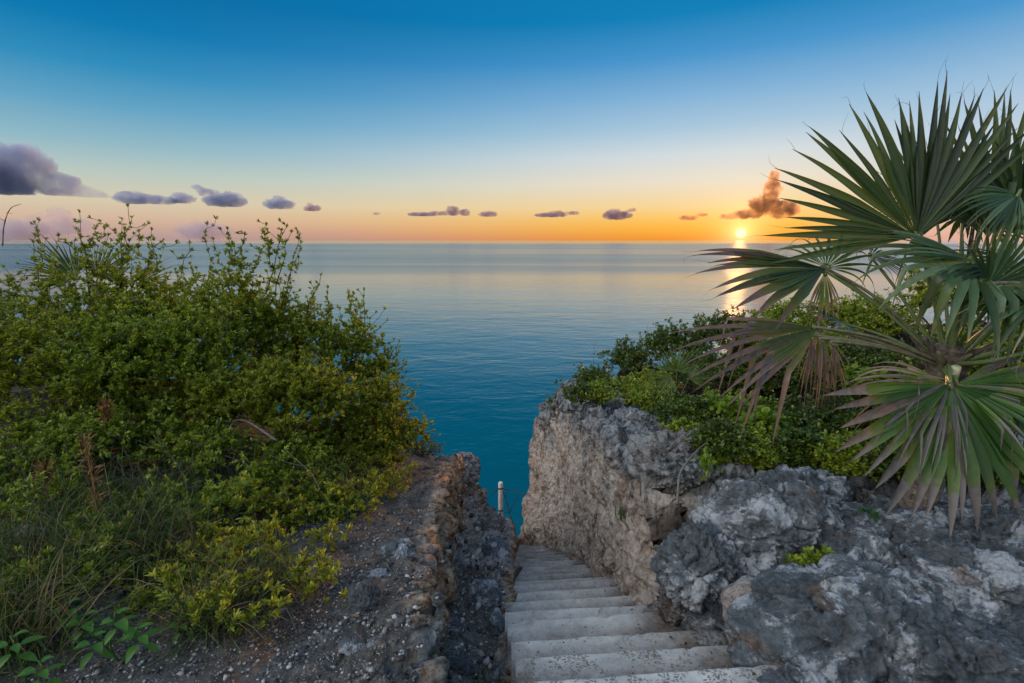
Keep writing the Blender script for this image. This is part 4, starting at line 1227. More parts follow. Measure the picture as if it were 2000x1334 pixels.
rg = [(1350, 790, 4.8, 110, 40, 3), (1300, 740, 6.0, 110, 30, 3), (1480, 880, 3.3, 120, 30, 2), (1180, 770, 6.8, 60, 20, 1), (1280, 800, 5.2, 50, 20, 1)]
a = Acc(); V, F = blades(2600, scatter_px(rg), .16, .004, .9, .5); a.add(V, quads=F)
o = a.build('cliff_top_grass', GRASS, smooth=False); tag(o, 'short green grass on the crest of the cliff', None, kind='stuff')
GG = 'grass tufts on the inland rocks'
for (px, py, Y, n, L, lb) in [(1552, 930, 2.75, 70, .17, 'upright green grass tuft on the grey rock under the thicket'), (1205, 1150, 2.75, 30, .14, 'dark grass tuft at the foot of the pale cliff'),
                              (935, 1255, 1.75, 30, .06, 'little green grass tuft in the rubble nearest the steps'), (978, 1275, 1.68, 34, .07, 'little green grass tuft against the concrete side of the steps')]:
    c = at(px, py, Y); c[2] = ground(c[0], Y) - .005
    a = Acc(); V, F = blades(n, lambda m: c + rng.normal(size=(m, 3)) * np.array([.018, .018, 0]), L, .005, .5, .3); a.add(V, quads=F)
    o = a.build('grass_tuft', GRASS, smooth=False, loc=c); tag(o, lb, 'grass tuft', GG)

# dead seed stalks and fallen twigs
RUST = simple_mat('rust_brown_stalk', (.24, .11, .045), .8, 30, .4)
def stalk(ctrl, label, tuft):
    c = curve_pts(ctrl, 24); root = empty('dead_stalk', tuple(c[0])); tag(root, label, 'dead stalk', 'rust brown dead stalks in the grass')
    V, q, t = tube(c, np.linspace(.006, .002, 24), 6); a = Acc(); a.add(V, t, q); a.build('stem', RUST, root)
    i = rng.integers(24 - tuft, 24, 130)
    D = unit(rng.normal(size=(130, 3)) * .6 + np.array([0, 0, .9]))
    V, T = leaves(c[i], D, .05, .005, .2, .1); a = Acc(); a.add(V, T); a.build('seed_head', RUST, root, smooth=False)
stalk([at(200, 1075, 1.85), at(190, 1000, 1.87), at(180, 930, 1.9), at(165, 865, 1.9)], 'tall rust brown dead seed stalk among the dark grass', 18)
stalk([at(95, 1010, 2.0), at(92, 960, 2.0), at(90, 915, 2.0)], 'short rust brown dead stalk at the shaded outer side', 9)
stalk([at(210, 870, 2.4), at(208, 830, 2.4), at(210, 790, 2.4)], 'small brown dead stalk high under the green shrub', 10)

TWIG = simple_mat('bleached_twig', (.16, .14, .12), .85, 40, .4)
def twig(ctrl, r, label, forks=()):
    c = curve_pts(ctrl, 30); V, q, t = tube(c, np.linspace(r, r * .35, 30) * (1 + .15 * rng.normal(size=30)), 7)
    a = Acc(); a.add(V, t, q)
    for (i, e) in forks:
        cc = curve_pts([c[i], (c[i] + np.asarray(e)) / 2 + rng.normal(size=3) * .012, e], 12)
        V, q, t = tube(cc, np.linspace(r * .6, r * .2, 12), 6); a.add(V, t, q)
    o = a.build('twig', TWIG, loc=c[0]); tag(o, label, 'twig', 'dead twigs lying and standing on the bank and rocks')
def on(px, py, Y, h=.01):
    p = at(px, py, Y); p[2] = max(p[2], ground(p[0], Y) + h); return p
twig([on(1792, 1240, 1.52, .03), on(1815, 1210, 1.56, .05), on(1850, 1150, 1.64, .07)], .011, 'brown driftwood stick leaning across the dark rock hole')
twig([on(1322, 985, 2.5), at(1330, 920, 2.62), at(1365, 880, 2.75)], .009, 'crooked pale bare twig rising from the soil hollow', [(10, at(1345, 945, 2.6)), (18, at(1385, 860, 2.8))])
twig([at(540, 860, 2.6), at(480, 822, 2.7), at(440, 822, 2.7), at(400, 800, 2.8)], .007, 'grey dead branch under the yellow green shrub', [(14, at(430, 850, 2.6))])
twig([at(60, 1010, 2.0), at(130, 940, 2.05), at(170, 890, 2.1)], .005, 'thin straight dead twig at the shaded outer side')
for k, (p0, p1, lb) in enumerate([((380, 1000), (300, 850), 'thin dead twig rising left of the leafy green plant'), ((520, 1010), (470, 880), 'thin dead twig under the yellow green shrub'), ((640, 1000), (560, 880), 'thin dead twig below the olive shrub'), ((330, 960), (420, 900), 'thin dead twig slanting through the dry grass')]):
    Y = 2.35 + .05 * k
    twig([at(*p0, Y), at((p0[0] + p1[0]) / 2 + 12, (p0[1] + p1[1]) / 2 - 8, Y + .03), at(*p1, Y + .08)], .004, lb, [(14, at(p1[0] + 40, p1[1] + 20, Y + .1)), (20, at(p1[0] - 30, p1[1] + 10, Y))])
# bare twig tips that stick out of the crest
def bare_sprig(px, py0, py1, Y, label):
    b = at(px, py0, Y); t_ = at(px + rng.uniform(-8, 8), py1, Y)
    twig([b, (b + t_) / 2 + rng.normal(size=3) * .02, t_], .004, label, [(12, at(px - 14, py1 + 22, Y)), (16, at(px + 16, py1 + 10, Y)), (20, at(px + 9, py1 + 4, Y))])
bare_sprig(1158, 720, 662, 6.9, 'bare twig standing over the sea on the cliff tip')
bare_sprig(1262, 680, 634, 6.7, 'bare twig standing over the crest further up the cliff')
twig([at(5, 480, 3.2), at(8, 440, 3.2), at(20, 408, 3.2), at(42, 398, 3.2)], .004, 'bent bare twig against the sky at the outer corner', [(12, at(0, 425, 3.2)), (16, at(26, 418, 3.2))])
# ------------------------------------------------------------------ fan palms
def frond_mat(name, green, under, dead):
    m = Mat(name); o = m.pos()
    n = m.tex(o, 30, 4, .6); n2 = m.tex(o, 6, 3, .6)
    g = m.ramp(m.math('ADD', m.math('MULTIPLY', m.island(), .72), m.math('MULTIPLY', n2, .3)), [(.2, tuple(x * .5 for x in green)), (.5, green), (.8, under), (1, tuple(x * 1.5 for x in under))])
    stripe = m.ramp(m.attr('across'), [(0, 1.25), (.12, .85), (.5, .9), (.88, .85), (1, 1.3)])
    g = m.mix(.6, g, stripe, 'MULTIPLY')
    ag = m.math('ADD', m.attr('age'), m.math('MULTIPLY', m.math('SUBTRACT', n, .5), .5))
    yel = m.ramp(ag, [(.45, 0), (.49, .8), (.53, 1)])
    g = m.mix(m.math('MULTIPLY', m.ramp(ag, [(.28, 0), (.42, 1)]), .25), g, (.20, .16, .03))
    d = m.ramp(m.math('ADD', m.math('MULTIPLY', n, .6), m.math('MULTIPLY', m.island(), .4)), [(.25, tuple(x * .5 for x in dead)), (.5, dead), (.8, tuple(min(1, x * 1.5) for x in dead))])
    c = m.mix(yel, g, d)
    a = m.bsdf(c, .33, m.bump(n, .15, .004), spec=.5)
    t = m.node('ShaderNodeBsdfTranslucent'); m.l.new(m.mix(1.0, c, (1.3, 1.15, .6), 'MULTIPLY'), t.inputs['Color'])
    mx = m.node('ShaderNodeMixShader'); mx.inputs[0].default_value = .34
    m.l.new(a, mx.inputs[1]); m.l.new(t.outputs[0], mx.inputs[2])
    return m.surface(mx.outputs[0])


FR_DARK = frond_mat('deep_green_fan_leaf', (.028, .058, .011), (.058, .098, .018), (.09, .06, .05))
FR_SILV = frond_mat('silvery_fan_leaf', (.06, .115, .036), (.12, .19, .095), (.24, .20, .17))
FR_DRY = frond_mat('drying_fan_leaf', (.05, .13, .02), (.085, .17, .028), (.15, .125, .115))
FR_DROOP = frond_mat('dying_fan_leaf', (.05, .095, .02), (.08, .12, .03), (.115, .088, .078))
PET = simple_mat('fan_petiole', (.12, .16, .05), .45, 30, .25, .4)
PET_DRY = simple_mat('dry_petiole', (.15, .135, .08), .7, 30, .4, .2)


def frond(root, hub, tip, nhint, spread, nseg=38, Rm=None, mat=None, droop=.35, age0=.0, age1=.35, fuse=.46, cone=.18, heart=None, pet_r=.0065, sag=-.02,
          broken=.12, jitter=.04, wmul=1.0, pet_mat=None, skew=0.0, label=None, stiff=1.0, endlen=.62):
    """a costapalmate fan: pleated segments fused towards the hub, free and tapering beyond"""
    hub = np.asarray(hub, float); axis = np.asarray(tip, float) - hub
    Rm = Rm or np.linalg.norm(axis); axis = unit(axis)
    nrm_ = np.asarray(nhint, float); nrm_ = unit(nrm_ - axis * (nrm_ @ axis)); side = np.cross(nrm_, axis)
    A = Acc(); K = 15
    S = np.linspace(0.0, 1, K)
    half = R(spread) / 2
    for i in range(nseg):
        u = (i + .5) / nseg * 2 - 1
        a = u * half + rng.normal() * jitter * half / nseg * 4 + skew * u * abs(u)
        rl = Rm * (1 - (1 - endlen) * abs(u) ** 2.2) * rng.uniform(.86, 1.06)
        d0 = unit(axis * math.cos(a) + side * math.sin(a))
        tang = -axis * math.sin(a) + side * math.cos(a)
        d = unit(d0 + nrm_ * cone)
        br = K + 1
        if rng.uniform() < broken: br = int(rng.uniform(.5, .82) * K)
        bend = droop * rng.uniform(.55, 1.45)
        p = hub + d0 * .012
        C = [p]; Dd = [d]
        for k in range(1, K):
            f = S[k]
            kk = bend * (max(0, f - .25) ** 1.3) * .42
            d = unit(d + np.array([0, 0, -1.0]) * kk - nrm_ * cone * .10 * stiff + side * rng.normal() * .012)
            if k == br:
                d = unit(d * .25 + np.array([0, 0, -1.0]) * rng.uniform(.6, 1.3) + nrm_ * rng.normal() * .25)
            p = p + d * rl / (K - 1); C.append(p); Dd.append(d)
        C = np.array(C); Dd = np.array(Dd)
        dth = R(spread) / nseg
        wf = dth * rl * S * 1.16                        # fused width
        wfree = dth * rl * fuse * 1.0 * np.clip(1 - ((S - fuse) / (1 - fuse)).clip(0) ** 1.25, .0, 1) ** .85
        w = np.where(S < fuse, wf, np.minimum(wf, wfree)) * wmul * (1 + .06 * rng.normal())
        w = np.maximum(w, .0012)
        w[0] = .004
        sd = tang - Dd * (Dd @ tang)[:, None]; sd = unit(sd)
        up = unit(np.cross(sd, Dd)); up = up * np.sign(up @ nrm_ + 1e-6)[:, None]
        tw = rng.normal() * .25 * np.clip(S - fuse, 0, 1)
        sd = unit(sd + up * tw[:, None])
        fold = .30 * w
        L = C - sd * (w * .5)[:, None] + up * (fold * .5)[:, None]
        Rt = C + sd * (w * .5)[:, None] + up * (fold * .5)[:, None]
        M = C - up * (fold * .5)[:, None]
        V = np.stack([L, M, Rt], 1).reshape(-1, 3)
        ag = age0 + (age1 - age0) * S ** 2.2 + rng.normal() * .06 + .12 * (abs(u) ** 3) * (age1 > .4)
        if rng.uniform() < .12 and age1 > .45: ag = ag + .3
        ac = np.tile([0, .5, 1.0], K)
        A.add(V, quads=grid_faces(K, 3), age=np.repeat(ag, 3), across=ac)
        # split thread-like tip
        if rng.uniform() < .7:
            e = C[-1]; dd = unit(Dd[-1] + rng.normal(size=3) * .25)
            q = curve_pts([e - Dd[-1] * .02, e + dd * .03, e + dd * .06 + rng.normal(size=3) * .012], 6)
            V, qd, t = tube(q, np.linspace(.0009, .0004, 6), 3, False); A.add(V, quads=qd, age=.7, across=.5)
    f = A.build('frond', mat, root, loc=hub)
    f['_w'] = tuple(hub)
    if label: f['label'] = label
    if heart is not None:
        h = np.asarray(heart, float)
        m1 = (h * .45 + hub * .55) + np.array([0, 0, -sag])
        c = curve_pts([h, m1, hub, hub + axis * .02], 26)
        V, q, t = tube(c, np.linspace(pet_r * 1.35, pet_r * .75, 26), 8)
        pa = Acc(); pa.add(V, t, q); pa.build('petiole', pet_mat or PET, f)
    return f


HEART = at(1850, 712, 2.18)
trunk_foot = np.array([HEART[0] + .03, HEART[1] + .05, ground(HEART[0] + .03, HEART[1] + .05) - .06])
palm = empty('fan_palm', tuple(trunk_foot))
tag(palm, 'large thatch palm with spread fans, green above and grey dying below, over the inland rocks', 'palm tree')
# trunk, wrapped in old leaf bases and fibre
n, sd_ = 70, 40
c = curve_pts([trunk_foot, (trunk_foot + HEART) / 2 + np.array([.012, 0, 0]), HEART, HEART + np.array([0, 0, .10])], n)
V, q, t = tube(c, np.interp(np.linspace(0, 1, n), [0, .2, .6, .85, 1], [.075, .06, .062, .07, .035]), sd_)
Vn = unit(V - np.vstack([np.repeat(c, sd_, 0), c[:1], c[-1:]]) + 1e-9)
V = V + Vn * (.014 * fbm(V * np.array([18, 18, 7]), 4, 300, .55, True) + .012 * noise(V * np.array([9, 9, 30]), 301))[:, None]
a = Acc(); a.add(V, t, q)
mt = Mat('palm_trunk_fibre'); o_ = mt.pos(); n1 = mt.tex(o_, 40, 6, .7, .5)
TRUNK = mt.surface(mt.bsdf(mt.ramp(n1, [(.3, (.045, .035, .028)), (.55, (.16, .125, .10)), (.75, (.3, .26, .22))]), .95, mt.bump(n1, .6, .012), spec=.1))
a.build('trunk', TRUNK, palm)
for k in range(11):                                    # sheaths and cut petiole stubs round the heart
    az_ = k * 2.4 + .4
    d = np.array([math.cos(az_), math.sin(az_), 0])
    b = HEART + d * .045 + np.array([0, 0, -.12 + .012 * k])
    e = b + d * rng.uniform(.06, .15) + np.array([0, 0, rng.uniform(.10, .2)])
    cc = curve_pts([b, (b + e) / 2 - d * .02, e], 10)
    V, q, t = tube(cc, np.linspace(.022, .009, 10), 7); V = V + .003 * rng.normal(size=V.shape)
    a = Acc(); a.add(V, t, q); a.build('leaf_sheath', PET_DRY if k % 3 else TRUNK, palm)
b = at(1862, 745, 2.0); e = at(1868, 716, 1.98)
V, q, t = tube([b, (b + e) / 2, e], [.016, .015, .017], 8); a = Acc(); a.add(V, t, q); a.build('cut_petiole', simple_mat('cut_petiole', (.42, .40, .24), .6), palm)

CAMV = lambda p: unit(np.array([0, 0, CZ]) - np.asarray(p))
def FR(hub, tip, nhint, spread, **kw): return frond(palm, at(*hub), at(*tip), nhint, spread, heart=HEART + rng.normal(size=3) * .015, **kw)

# the great upright fan against the sky
FR((1790, 462, 2.25), (1672, 196, 2.33), (-.1, -1, .05), 152, nseg=27, mat=FR_DARK, droop=.05, age0=.0, age1=.34, fuse=.5, cone=.10, endlen=.92, broken=.0, wmul=1.18, label='great upright dark green fan against the sky')
FR((1800, 462, 2.3), (1860, 195, 2.34), (.05, -1, .05), 85, nseg=14, mat=FR_DARK, droop=.05, age0=.0, age1=.34, fuse=.52, cone=.08, endlen=.85, broken=.0, wmul=1.15)
FR((1930, 455, 2.5), (1965, 190, 2.55), (.1, -1, .05), 150, nseg=26, mat=FR_DARK, droop=.06, age1=.33, fuse=.55, cone=.1, broken=.02, wmul=1.15)
FR((1990, 420, 2.35), (2060, 215, 2.3), (.1, -1, .25), 165, nseg=25, mat=FR_DARK, droop=.12, age1=.36, fuse=.55, cone=.1, broken=.04, wmul=1.15)
FR((1990, 380, 2.2), (1900, 455, 2.1), (.1, -.8, .6), 120, nseg=24, mat=FR_SILV, droop=.5, age1=.38, fuse=.5, cone=.12, broken=.12)
FR((1880, 420, 2.7), (1860, 470, 3.2), (.0, -.3, 1), 200, nseg=36, mat=FR_DARK, droop=.18, age1=.34, fuse=.55, cone=.1, Rm=.55, broken=.03)
FR((1830, 430, 2.6), (1765, 250, 2.7), (.1, -1, .05), 120, nseg=18, mat=FR_DARK, droop=.05, age1=.3, fuse=.4, cone=.06, broken=.05, Rm=.46, wmul=.8)
FR((1700, 500, 2.5), (1790, 520, 2.5), (.1, -.5, .8), 150, nseg=16, mat=FR_DARK, droop=.5, age1=.42, fuse=.4, cone=.1, broken=.1, Rm=.26, wmul=.75)
FR((1930, 560, 1.98), (2010, 470, 1.9), (0, -.8, .5), 110, nseg=16, mat=FR_SILV, droop=.3, age1=.42, fuse=.42, cone=.1, broken=.15, Rm=.36)
# spear leaf, still folded
FR((1872, 610, 2.2), (1915, 395, 2.24), (-.2, -1, 0), 9, nseg=9, mat=FR_DARK, droop=.0, fuse=.7, cone=.02, broken=0, wmul=2.0, label='young folded spear leaf')
# far fan that droops over the horizon
FR((1612, 524, 2.45), (1400, 558, 2.2), (.12, -.62, .78), 50, nseg=12, mat=FR_DROOP, droop=.12, age0=.2, age1=.75, fuse=.55, cone=.12, endlen=.9, Rm=.72, wmul=1.7, jitter=.14, sag=-.05, broken=.06, pet_mat=PET_DRY, label='dark drooping fan in front of the sea')
FR((1614, 522, 2.47), (1640, 455, 2.6), (0, -.6, .8), 190, nseg=13, mat=FR_DRY, droop=1.1, age0=.1, age1=.45, fuse=.3, cone=.1, Rm=.34, broken=.1, wmul=.8)
FR((1612, 530, 2.44), (1606, 640, 2.4), (-.2, -1, 0), 55, nseg=12, mat=FR_DRY, droop=.6, age0=.25, age1=.95, fuse=.5, cone=.06, Rm=.28, broken=.1)
# grey dying fan under it
FR((1598, 640, 2.15), (1395, 712, 1.98), (-.12, -.78, .6), 50, nseg=15, mat=FR_DROOP, droop=.14, age0=.34, age1=1.0, fuse=.42, cone=.14, endlen=.9, Rm=.70, sag=-.03, wmul=1.75, jitter=.2, broken=.45, pet_mat=PET_DRY, label='grey brown dying fan')
FR((1602, 640, 2.16), (1610, 760, 2.12), (-.2, -1, .1), 75, nseg=13, mat=FR_DRY, droop=.8, age0=.4, age1=1.0, fuse=.35, cone=.05, Rm=.36, broken=.2, wmul=.7, pet_mat=PET_DRY)
FR((1650, 632, 2.5), (1600, 625, 2.3), (0, -.5, .8), 150, nseg=26, mat=FR_DRY, droop=.35, age0=.1, age1=.8, fuse=.5, cone=.1, Rm=.3, broken=.1, label='small fan with yellowed heart')
for k in range(3):
    FR((1585 + 22 * k, 655 + 6 * k, 2.14 - .02 * k), (1580 + 24 * k, 800, 2.1), (-.2, -1, .1), 26, nseg=4, mat=FR_DROOP, droop=.5, age0=.8, age1=1.1, fuse=.3, cone=.06, Rm=.34, broken=.4, wmul=1.0, pet_mat=PET_DRY, label='withered brown hanging leaf strips')
# silvery fan that hangs towards the viewer
FR((1895, 512, 2.08), (1730, 640, 1.84), (-.05, -.62, .80), 168, nseg=16, mat=FR_SILV, droop=.55, age0=.0, age1=.44, fuse=.42, cone=.16, endlen=.95, Rm=.52, broken=.4, wmul=1.12, pet_r=.012, label='silvery green fan with bent hanging tips')
FR((1900, 512, 2.06), (1905, 600, 1.93), (-.0, -.85, .5), 120, nseg=9, mat=FR_SILV, droop=1.6, age1=.42, fuse=.38, cone=.1, Rm=.33, broken=.1, wmul=1.05)
FR((1898, 508, 2.1), (1700, 455, 2.15), (0, -.6, .8), 50, nseg=9, mat=FR_SILV, droop=.35, age1=.4, fuse=.4, cone=.1, Rm=.42, broken=.0)
FR((2005, 520, 2.0), (1985, 610, 1.9), (.0, -.75, .65), 190, nseg=30, mat=FR_DARK, droop=.3, age1=.4, fuse=.45, cone=.1, Rm=.42, broken=.08)
FR((2060, 560, 1.9), (1975, 690, 1.78), (-.2, -.7, .6), 150, nseg=26, mat=FR_SILV, droop=.5, age1=.5, fuse=.45, cone=.12, Rm=.38, broken=.12)
FR((2060, 640, 2.5), (1960, 650, 2.3), (-.1, -.6, .8), 140, nseg=26, mat=FR_DARK, droop=.3, age1=.4, fuse=.5, cone=.1, Rm=.45)
# the lowest fan, hanging over the rocks
FR((1858, 752, 1.88), (1862, 1040, 1.70), (-.02, -1, .22), 172, nseg=22, mat=FR_DRY, droop=.10, age0=.0, age1=.92, fuse=.6, cone=.10, endlen=.88, Rm=.575, sag=-.01, broken=.05, wmul=1.1, label='lowest hanging fan, green at the heart with grey brown tips')
FR((1850, 750, 1.92), (1720, 815, 1.83), (-.1, -.75, .65), 120, nseg=24, mat=FR_DRY, droop=.6, age0=.35, age1=1.1, fuse=.45, cone=.1, Rm=.46, broken=.3, wmul=.9, label='grey withered fan')
FR((1870, 750, 1.92), (2040, 790, 1.8), (.1, -.75, .65), 110, nseg=18, mat=FR_DRY, droop=.35, age0=.2, age1=1.0, fuse=.5, cone=.1, Rm=.48, broken=.2)
FR((1856, 742, 1.86), (1770, 880, 1.70), (-.1, -1, .2), 120, nseg=5, mat=FR_DRY, droop=.9, age0=.9, age1=1.1, fuse=.4, cone=.3, Rm=.42, broken=.8, wmul=.25)
# long petioles running inland
for (p1, p2) in (((1930, 640, 2.1), (2060, 560, 2.0)), ((1940, 690, 2.0), (2060, 650, 1.9)), ((1935, 705, 1.95), (2060, 672, 1.85))):
    cc = curve_pts([HEART, at(*p1), at(*p2)], 20)
    V, q, t = tube(cc, np.linspace(.012, .008, 20), 8); a = Acc(); a.add(V, t, q); a.build('petiole', PET, palm)

# small young palm on the slope above the cliff
sb = gbase(1318, 775, 4.9); sp_ = empty('young_fan_palm', tuple(sb)); tag(sp_, 'small bright green young fan palm on the slope above the cliff', 'palm tree')
V, q, t = tube(curve_pts([sb, sb + np.array([.01, 0, .06]), sb + np.array([.01, 0, .12])], 12), np.linspace(.03, .018, 12), 10); a = Acc(); a.add(V, t, q); a.build('trunk', TRUNK, sp_)
YNG = frond_mat('young_fan_leaf', (.10, .16, .025), (.16, .22, .04), (.2, .17, .1))
for (h, tp, sp) in (((1322, 725, 4.85), (1330, 665, 4.9), 200), ((1310, 735, 4.75), (1270, 760, 4.7), 170), ((1345, 740, 4.8), (1385, 720, 4.8), 130)):
    frond(sp_, at(*h), at(*tp), (-.1, -.9, .4), sp, nseg=20, mat=YNG, droop=.12, age1=.3, fuse=.34, cone=.1, Rm=.31, heart=sb + np.array([.01, 0, .1]), pet_r=.004, broken=0, wmul=.75)
# palm half hidden behind the bank shrubs
hb = at(190, 560, 4.3); hb2 = np.array([hb[0], 4.3, surf_z([hb[0]], [4.3], True)[0]])
bp_ = empty('bank_fan_palm', tuple(hb2)); tag(bp_, 'fan palm half hidden behind the shrubs of the bank', 'palm tree')
V, q, t = tube(curve_pts([hb2, (hb + hb2) / 2, hb], 14), np.linspace(.05, .04, 14), 10); a = Acc(); a.add(V, t, q); a.build('trunk', TRUNK, bp_)
for (h, tp, sp, mt_) in (((190, 545, 4.3), (215, 495, 4.35), 130, FR_DARK), ((150, 545, 4.25), (120, 525, 4.2), 140, FR_DROOP), ((270, 555, 4.3), (330, 535, 4.3), 120, FR_DROOP), ((230, 570, 4.2), (250, 630, 4.1), 140, FR_DRY)):
    frond(bp_, at(*h), at(*tp), (.1, -.8, .5), sp, nseg=22, mat=mt_, droop=.2, age1=.6, fuse=.45, cone=.1, Rm=.38, heart=hb, pet_r=.006)
# ------------------------------------------------------------------ boulders and stones
def rock_verts(c, rad, seed, nu=60, nv=110, rough=1.0, planes=13, sharp=.6, pits=1.0, rot=0.0, scal=.0):
    rs = np.random.default_rng(seed)
    th = np.linspace(0.02, math.pi - .02, nu); ph = np.linspace(0, 2 * math.pi, nv, endpoint=False)
    D = np.stack([np.sin(th)[:, None] * np.cos(ph), np.sin(th)[:, None] * np.sin(ph), np.cos(th)[:, None] + 0 * ph], -1)
    nr = unit(rs.normal(size=(planes, 3))); dist = rs.uniform(.72, 1.0, planes)
    dots = np.einsum('ijk,pk->ijp', D, nr)
    rr = np.where(dots > .15, dist / np.maximum(dots, .15), 9)
    kk = 9.0
    soft = -np.log(np.exp(-kk * rr).sum(-1) + math.exp(-kk * 1.12)) / kk
    r = sharp * soft + (1 - sharp) * 1.0
    rad = np.asarray(rad, float)
    P = D * r[..., None] * rad
    cr, sr = math.cos(rot), math.sin(rot)
    P = P @ np.array([[cr, sr, 0], [-sr, cr, 0], [0, 0, 1]])
    m = rad.mean(); W_ = P / m + seed * 3.7
    d = .10 * fbm(W_ * 1.6, 4, seed) + .07 * fbm(W_ * 4, 4, seed + 5, .55, True) * rough
    d -= pits * .09 * (1 - sstep(.08, .45, worley(W_ * 3.2 + .3 * fbm(W_ * 2, 2, seed)[..., None], seed)))
    d -= pits * .03 * (1 - sstep(.08, .45, worley(W_ * 8, seed + 1)))
    d += .025 * fbm(W_ * 14, 2, seed + 9) * rough
    wp = W_ + .12 * np.stack([noise(W_ * 2, 1), noise(W_ * 2, 2), noise(W_ * 2, 3)], -1)
    fa, ck = facets(wp * 1.7, seed, .6); fb_, ck2 = facets(wp * 4.3, seed + 1, .6); fc_, _k = facets(wp * 9, seed + 2, .6)
    d += rough * (.13 * fa + .08 * fb_ + .035 * fc_ - .09 * (1 - sstep(0, .09, ck)) - .04 * (1 - sstep(0, .1, ck2)))
    d += scal * (.34 * (worley(wp * 1.5 + 2, seed + 20) - .5) + .13 * (worley(wp * 3.6 + 5, seed + 21) - .45) + .06 * (worley(wp * 8 + 5, seed + 22) - .45) + .028 * (worley(wp * 18 + 5, seed + 23) - .45))
    d -= pits * .12 * (1 - sstep(.10, .26, worley(wp * 4.5 + 1, seed + 7)))
    P = P + unit(P) * (d * m)[..., None] + np.asarray(c)
    V = np.vstack([P.reshape(-1, 3), P[0].mean(0), P[-1].mean(0)])
    q = grid_faces(nu, nv, True)[:, ::-1]; n = nu * nv; j = np.arange(nv)
    t = np.concatenate([np.stack([np.full(nv, n), j, (j + 1) % nv], 1)[:, [0, 1, 2]], np.stack([np.full(nv, n + 1), (nu - 1) * nv + (j + 1) % nv, (nu - 1) * nv + j], 1)])
    return V, q, t[:, ::-1]


def rock(px, py, Y, rx, ry, rd, label, group, mat=None, seed=1, name='boulder', cat='rock', warm=0.0, res=1.0, **kw):
    c = at(px, py, Y)
    rad = (px_size(rx, c), rd, px_size(ry, c))
    V, q, t = rock_verts(c, rad, seed, int(60 * res), int(110 * res), **kw)
    a = Acc(); a.add(V, t, q, warm=warm)
    o = a.build(name, mat or ROCK, loc=c); tag(o, label, cat, group)
    return o


GB = 'grey boulders along the inland side of the steps'
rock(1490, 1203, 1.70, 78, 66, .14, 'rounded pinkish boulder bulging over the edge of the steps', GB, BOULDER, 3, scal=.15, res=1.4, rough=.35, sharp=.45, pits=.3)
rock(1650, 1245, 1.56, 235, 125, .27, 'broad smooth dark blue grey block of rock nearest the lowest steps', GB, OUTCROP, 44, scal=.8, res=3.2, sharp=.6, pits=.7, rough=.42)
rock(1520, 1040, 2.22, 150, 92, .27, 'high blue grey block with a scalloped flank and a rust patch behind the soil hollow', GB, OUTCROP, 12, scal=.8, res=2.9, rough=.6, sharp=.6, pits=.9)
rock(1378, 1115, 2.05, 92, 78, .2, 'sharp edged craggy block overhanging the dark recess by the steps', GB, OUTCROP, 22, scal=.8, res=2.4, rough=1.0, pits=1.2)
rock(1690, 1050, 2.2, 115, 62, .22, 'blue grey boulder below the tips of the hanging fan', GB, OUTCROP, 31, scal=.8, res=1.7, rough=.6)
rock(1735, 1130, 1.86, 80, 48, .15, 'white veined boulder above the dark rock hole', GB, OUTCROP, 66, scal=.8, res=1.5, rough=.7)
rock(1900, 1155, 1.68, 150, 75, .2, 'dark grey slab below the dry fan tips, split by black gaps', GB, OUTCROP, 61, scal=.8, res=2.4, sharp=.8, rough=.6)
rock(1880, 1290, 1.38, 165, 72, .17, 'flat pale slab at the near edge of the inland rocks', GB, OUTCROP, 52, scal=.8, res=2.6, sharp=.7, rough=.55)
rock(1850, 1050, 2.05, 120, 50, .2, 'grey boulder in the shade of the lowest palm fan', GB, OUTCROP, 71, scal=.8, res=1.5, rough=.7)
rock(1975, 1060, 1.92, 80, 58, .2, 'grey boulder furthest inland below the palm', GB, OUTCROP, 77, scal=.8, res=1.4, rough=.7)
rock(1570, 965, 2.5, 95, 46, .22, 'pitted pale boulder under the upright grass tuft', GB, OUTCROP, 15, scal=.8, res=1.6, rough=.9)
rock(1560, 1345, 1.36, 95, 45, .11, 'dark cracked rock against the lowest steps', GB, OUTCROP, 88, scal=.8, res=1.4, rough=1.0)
rock(1310, 895, 3.05, 78, 50, .3, 'jagged grey boulder capping the near end of the pale cliff', GB, ROCK, 92, res=1.8, rough=1.0)
rock(1385, 880, 3.2, 60, 36, .25, 'pale block behind the jagged boulder at the cliff end', GB, ROCK, 96, res=1.4, rough=.9)
rock(1240, 835, 4.3, 46, 32, .3, 'grey crag on the rim half way along the cliff', GB, ROCK, 101, res=1.3, rough=1.0)
rock(1185, 795, 5.6, 42, 28, .35, 'grey crag on the rim further out along the cliff', GB, ROCK, 107, res=1.3, rough=1.0)
rock(1130, 768, 7.0, 44, 26, .35, 'rounded grey crag at the seaward end of the cliff', GB, ROCK, 111, res=1.3, rough=.8)
rock(1325, 1175, 2.08, 40, 40, .1, 'brown stained rock in the recess at the edge of the steps', GB, ROCK, 117, warm=.3, rough=1.1)

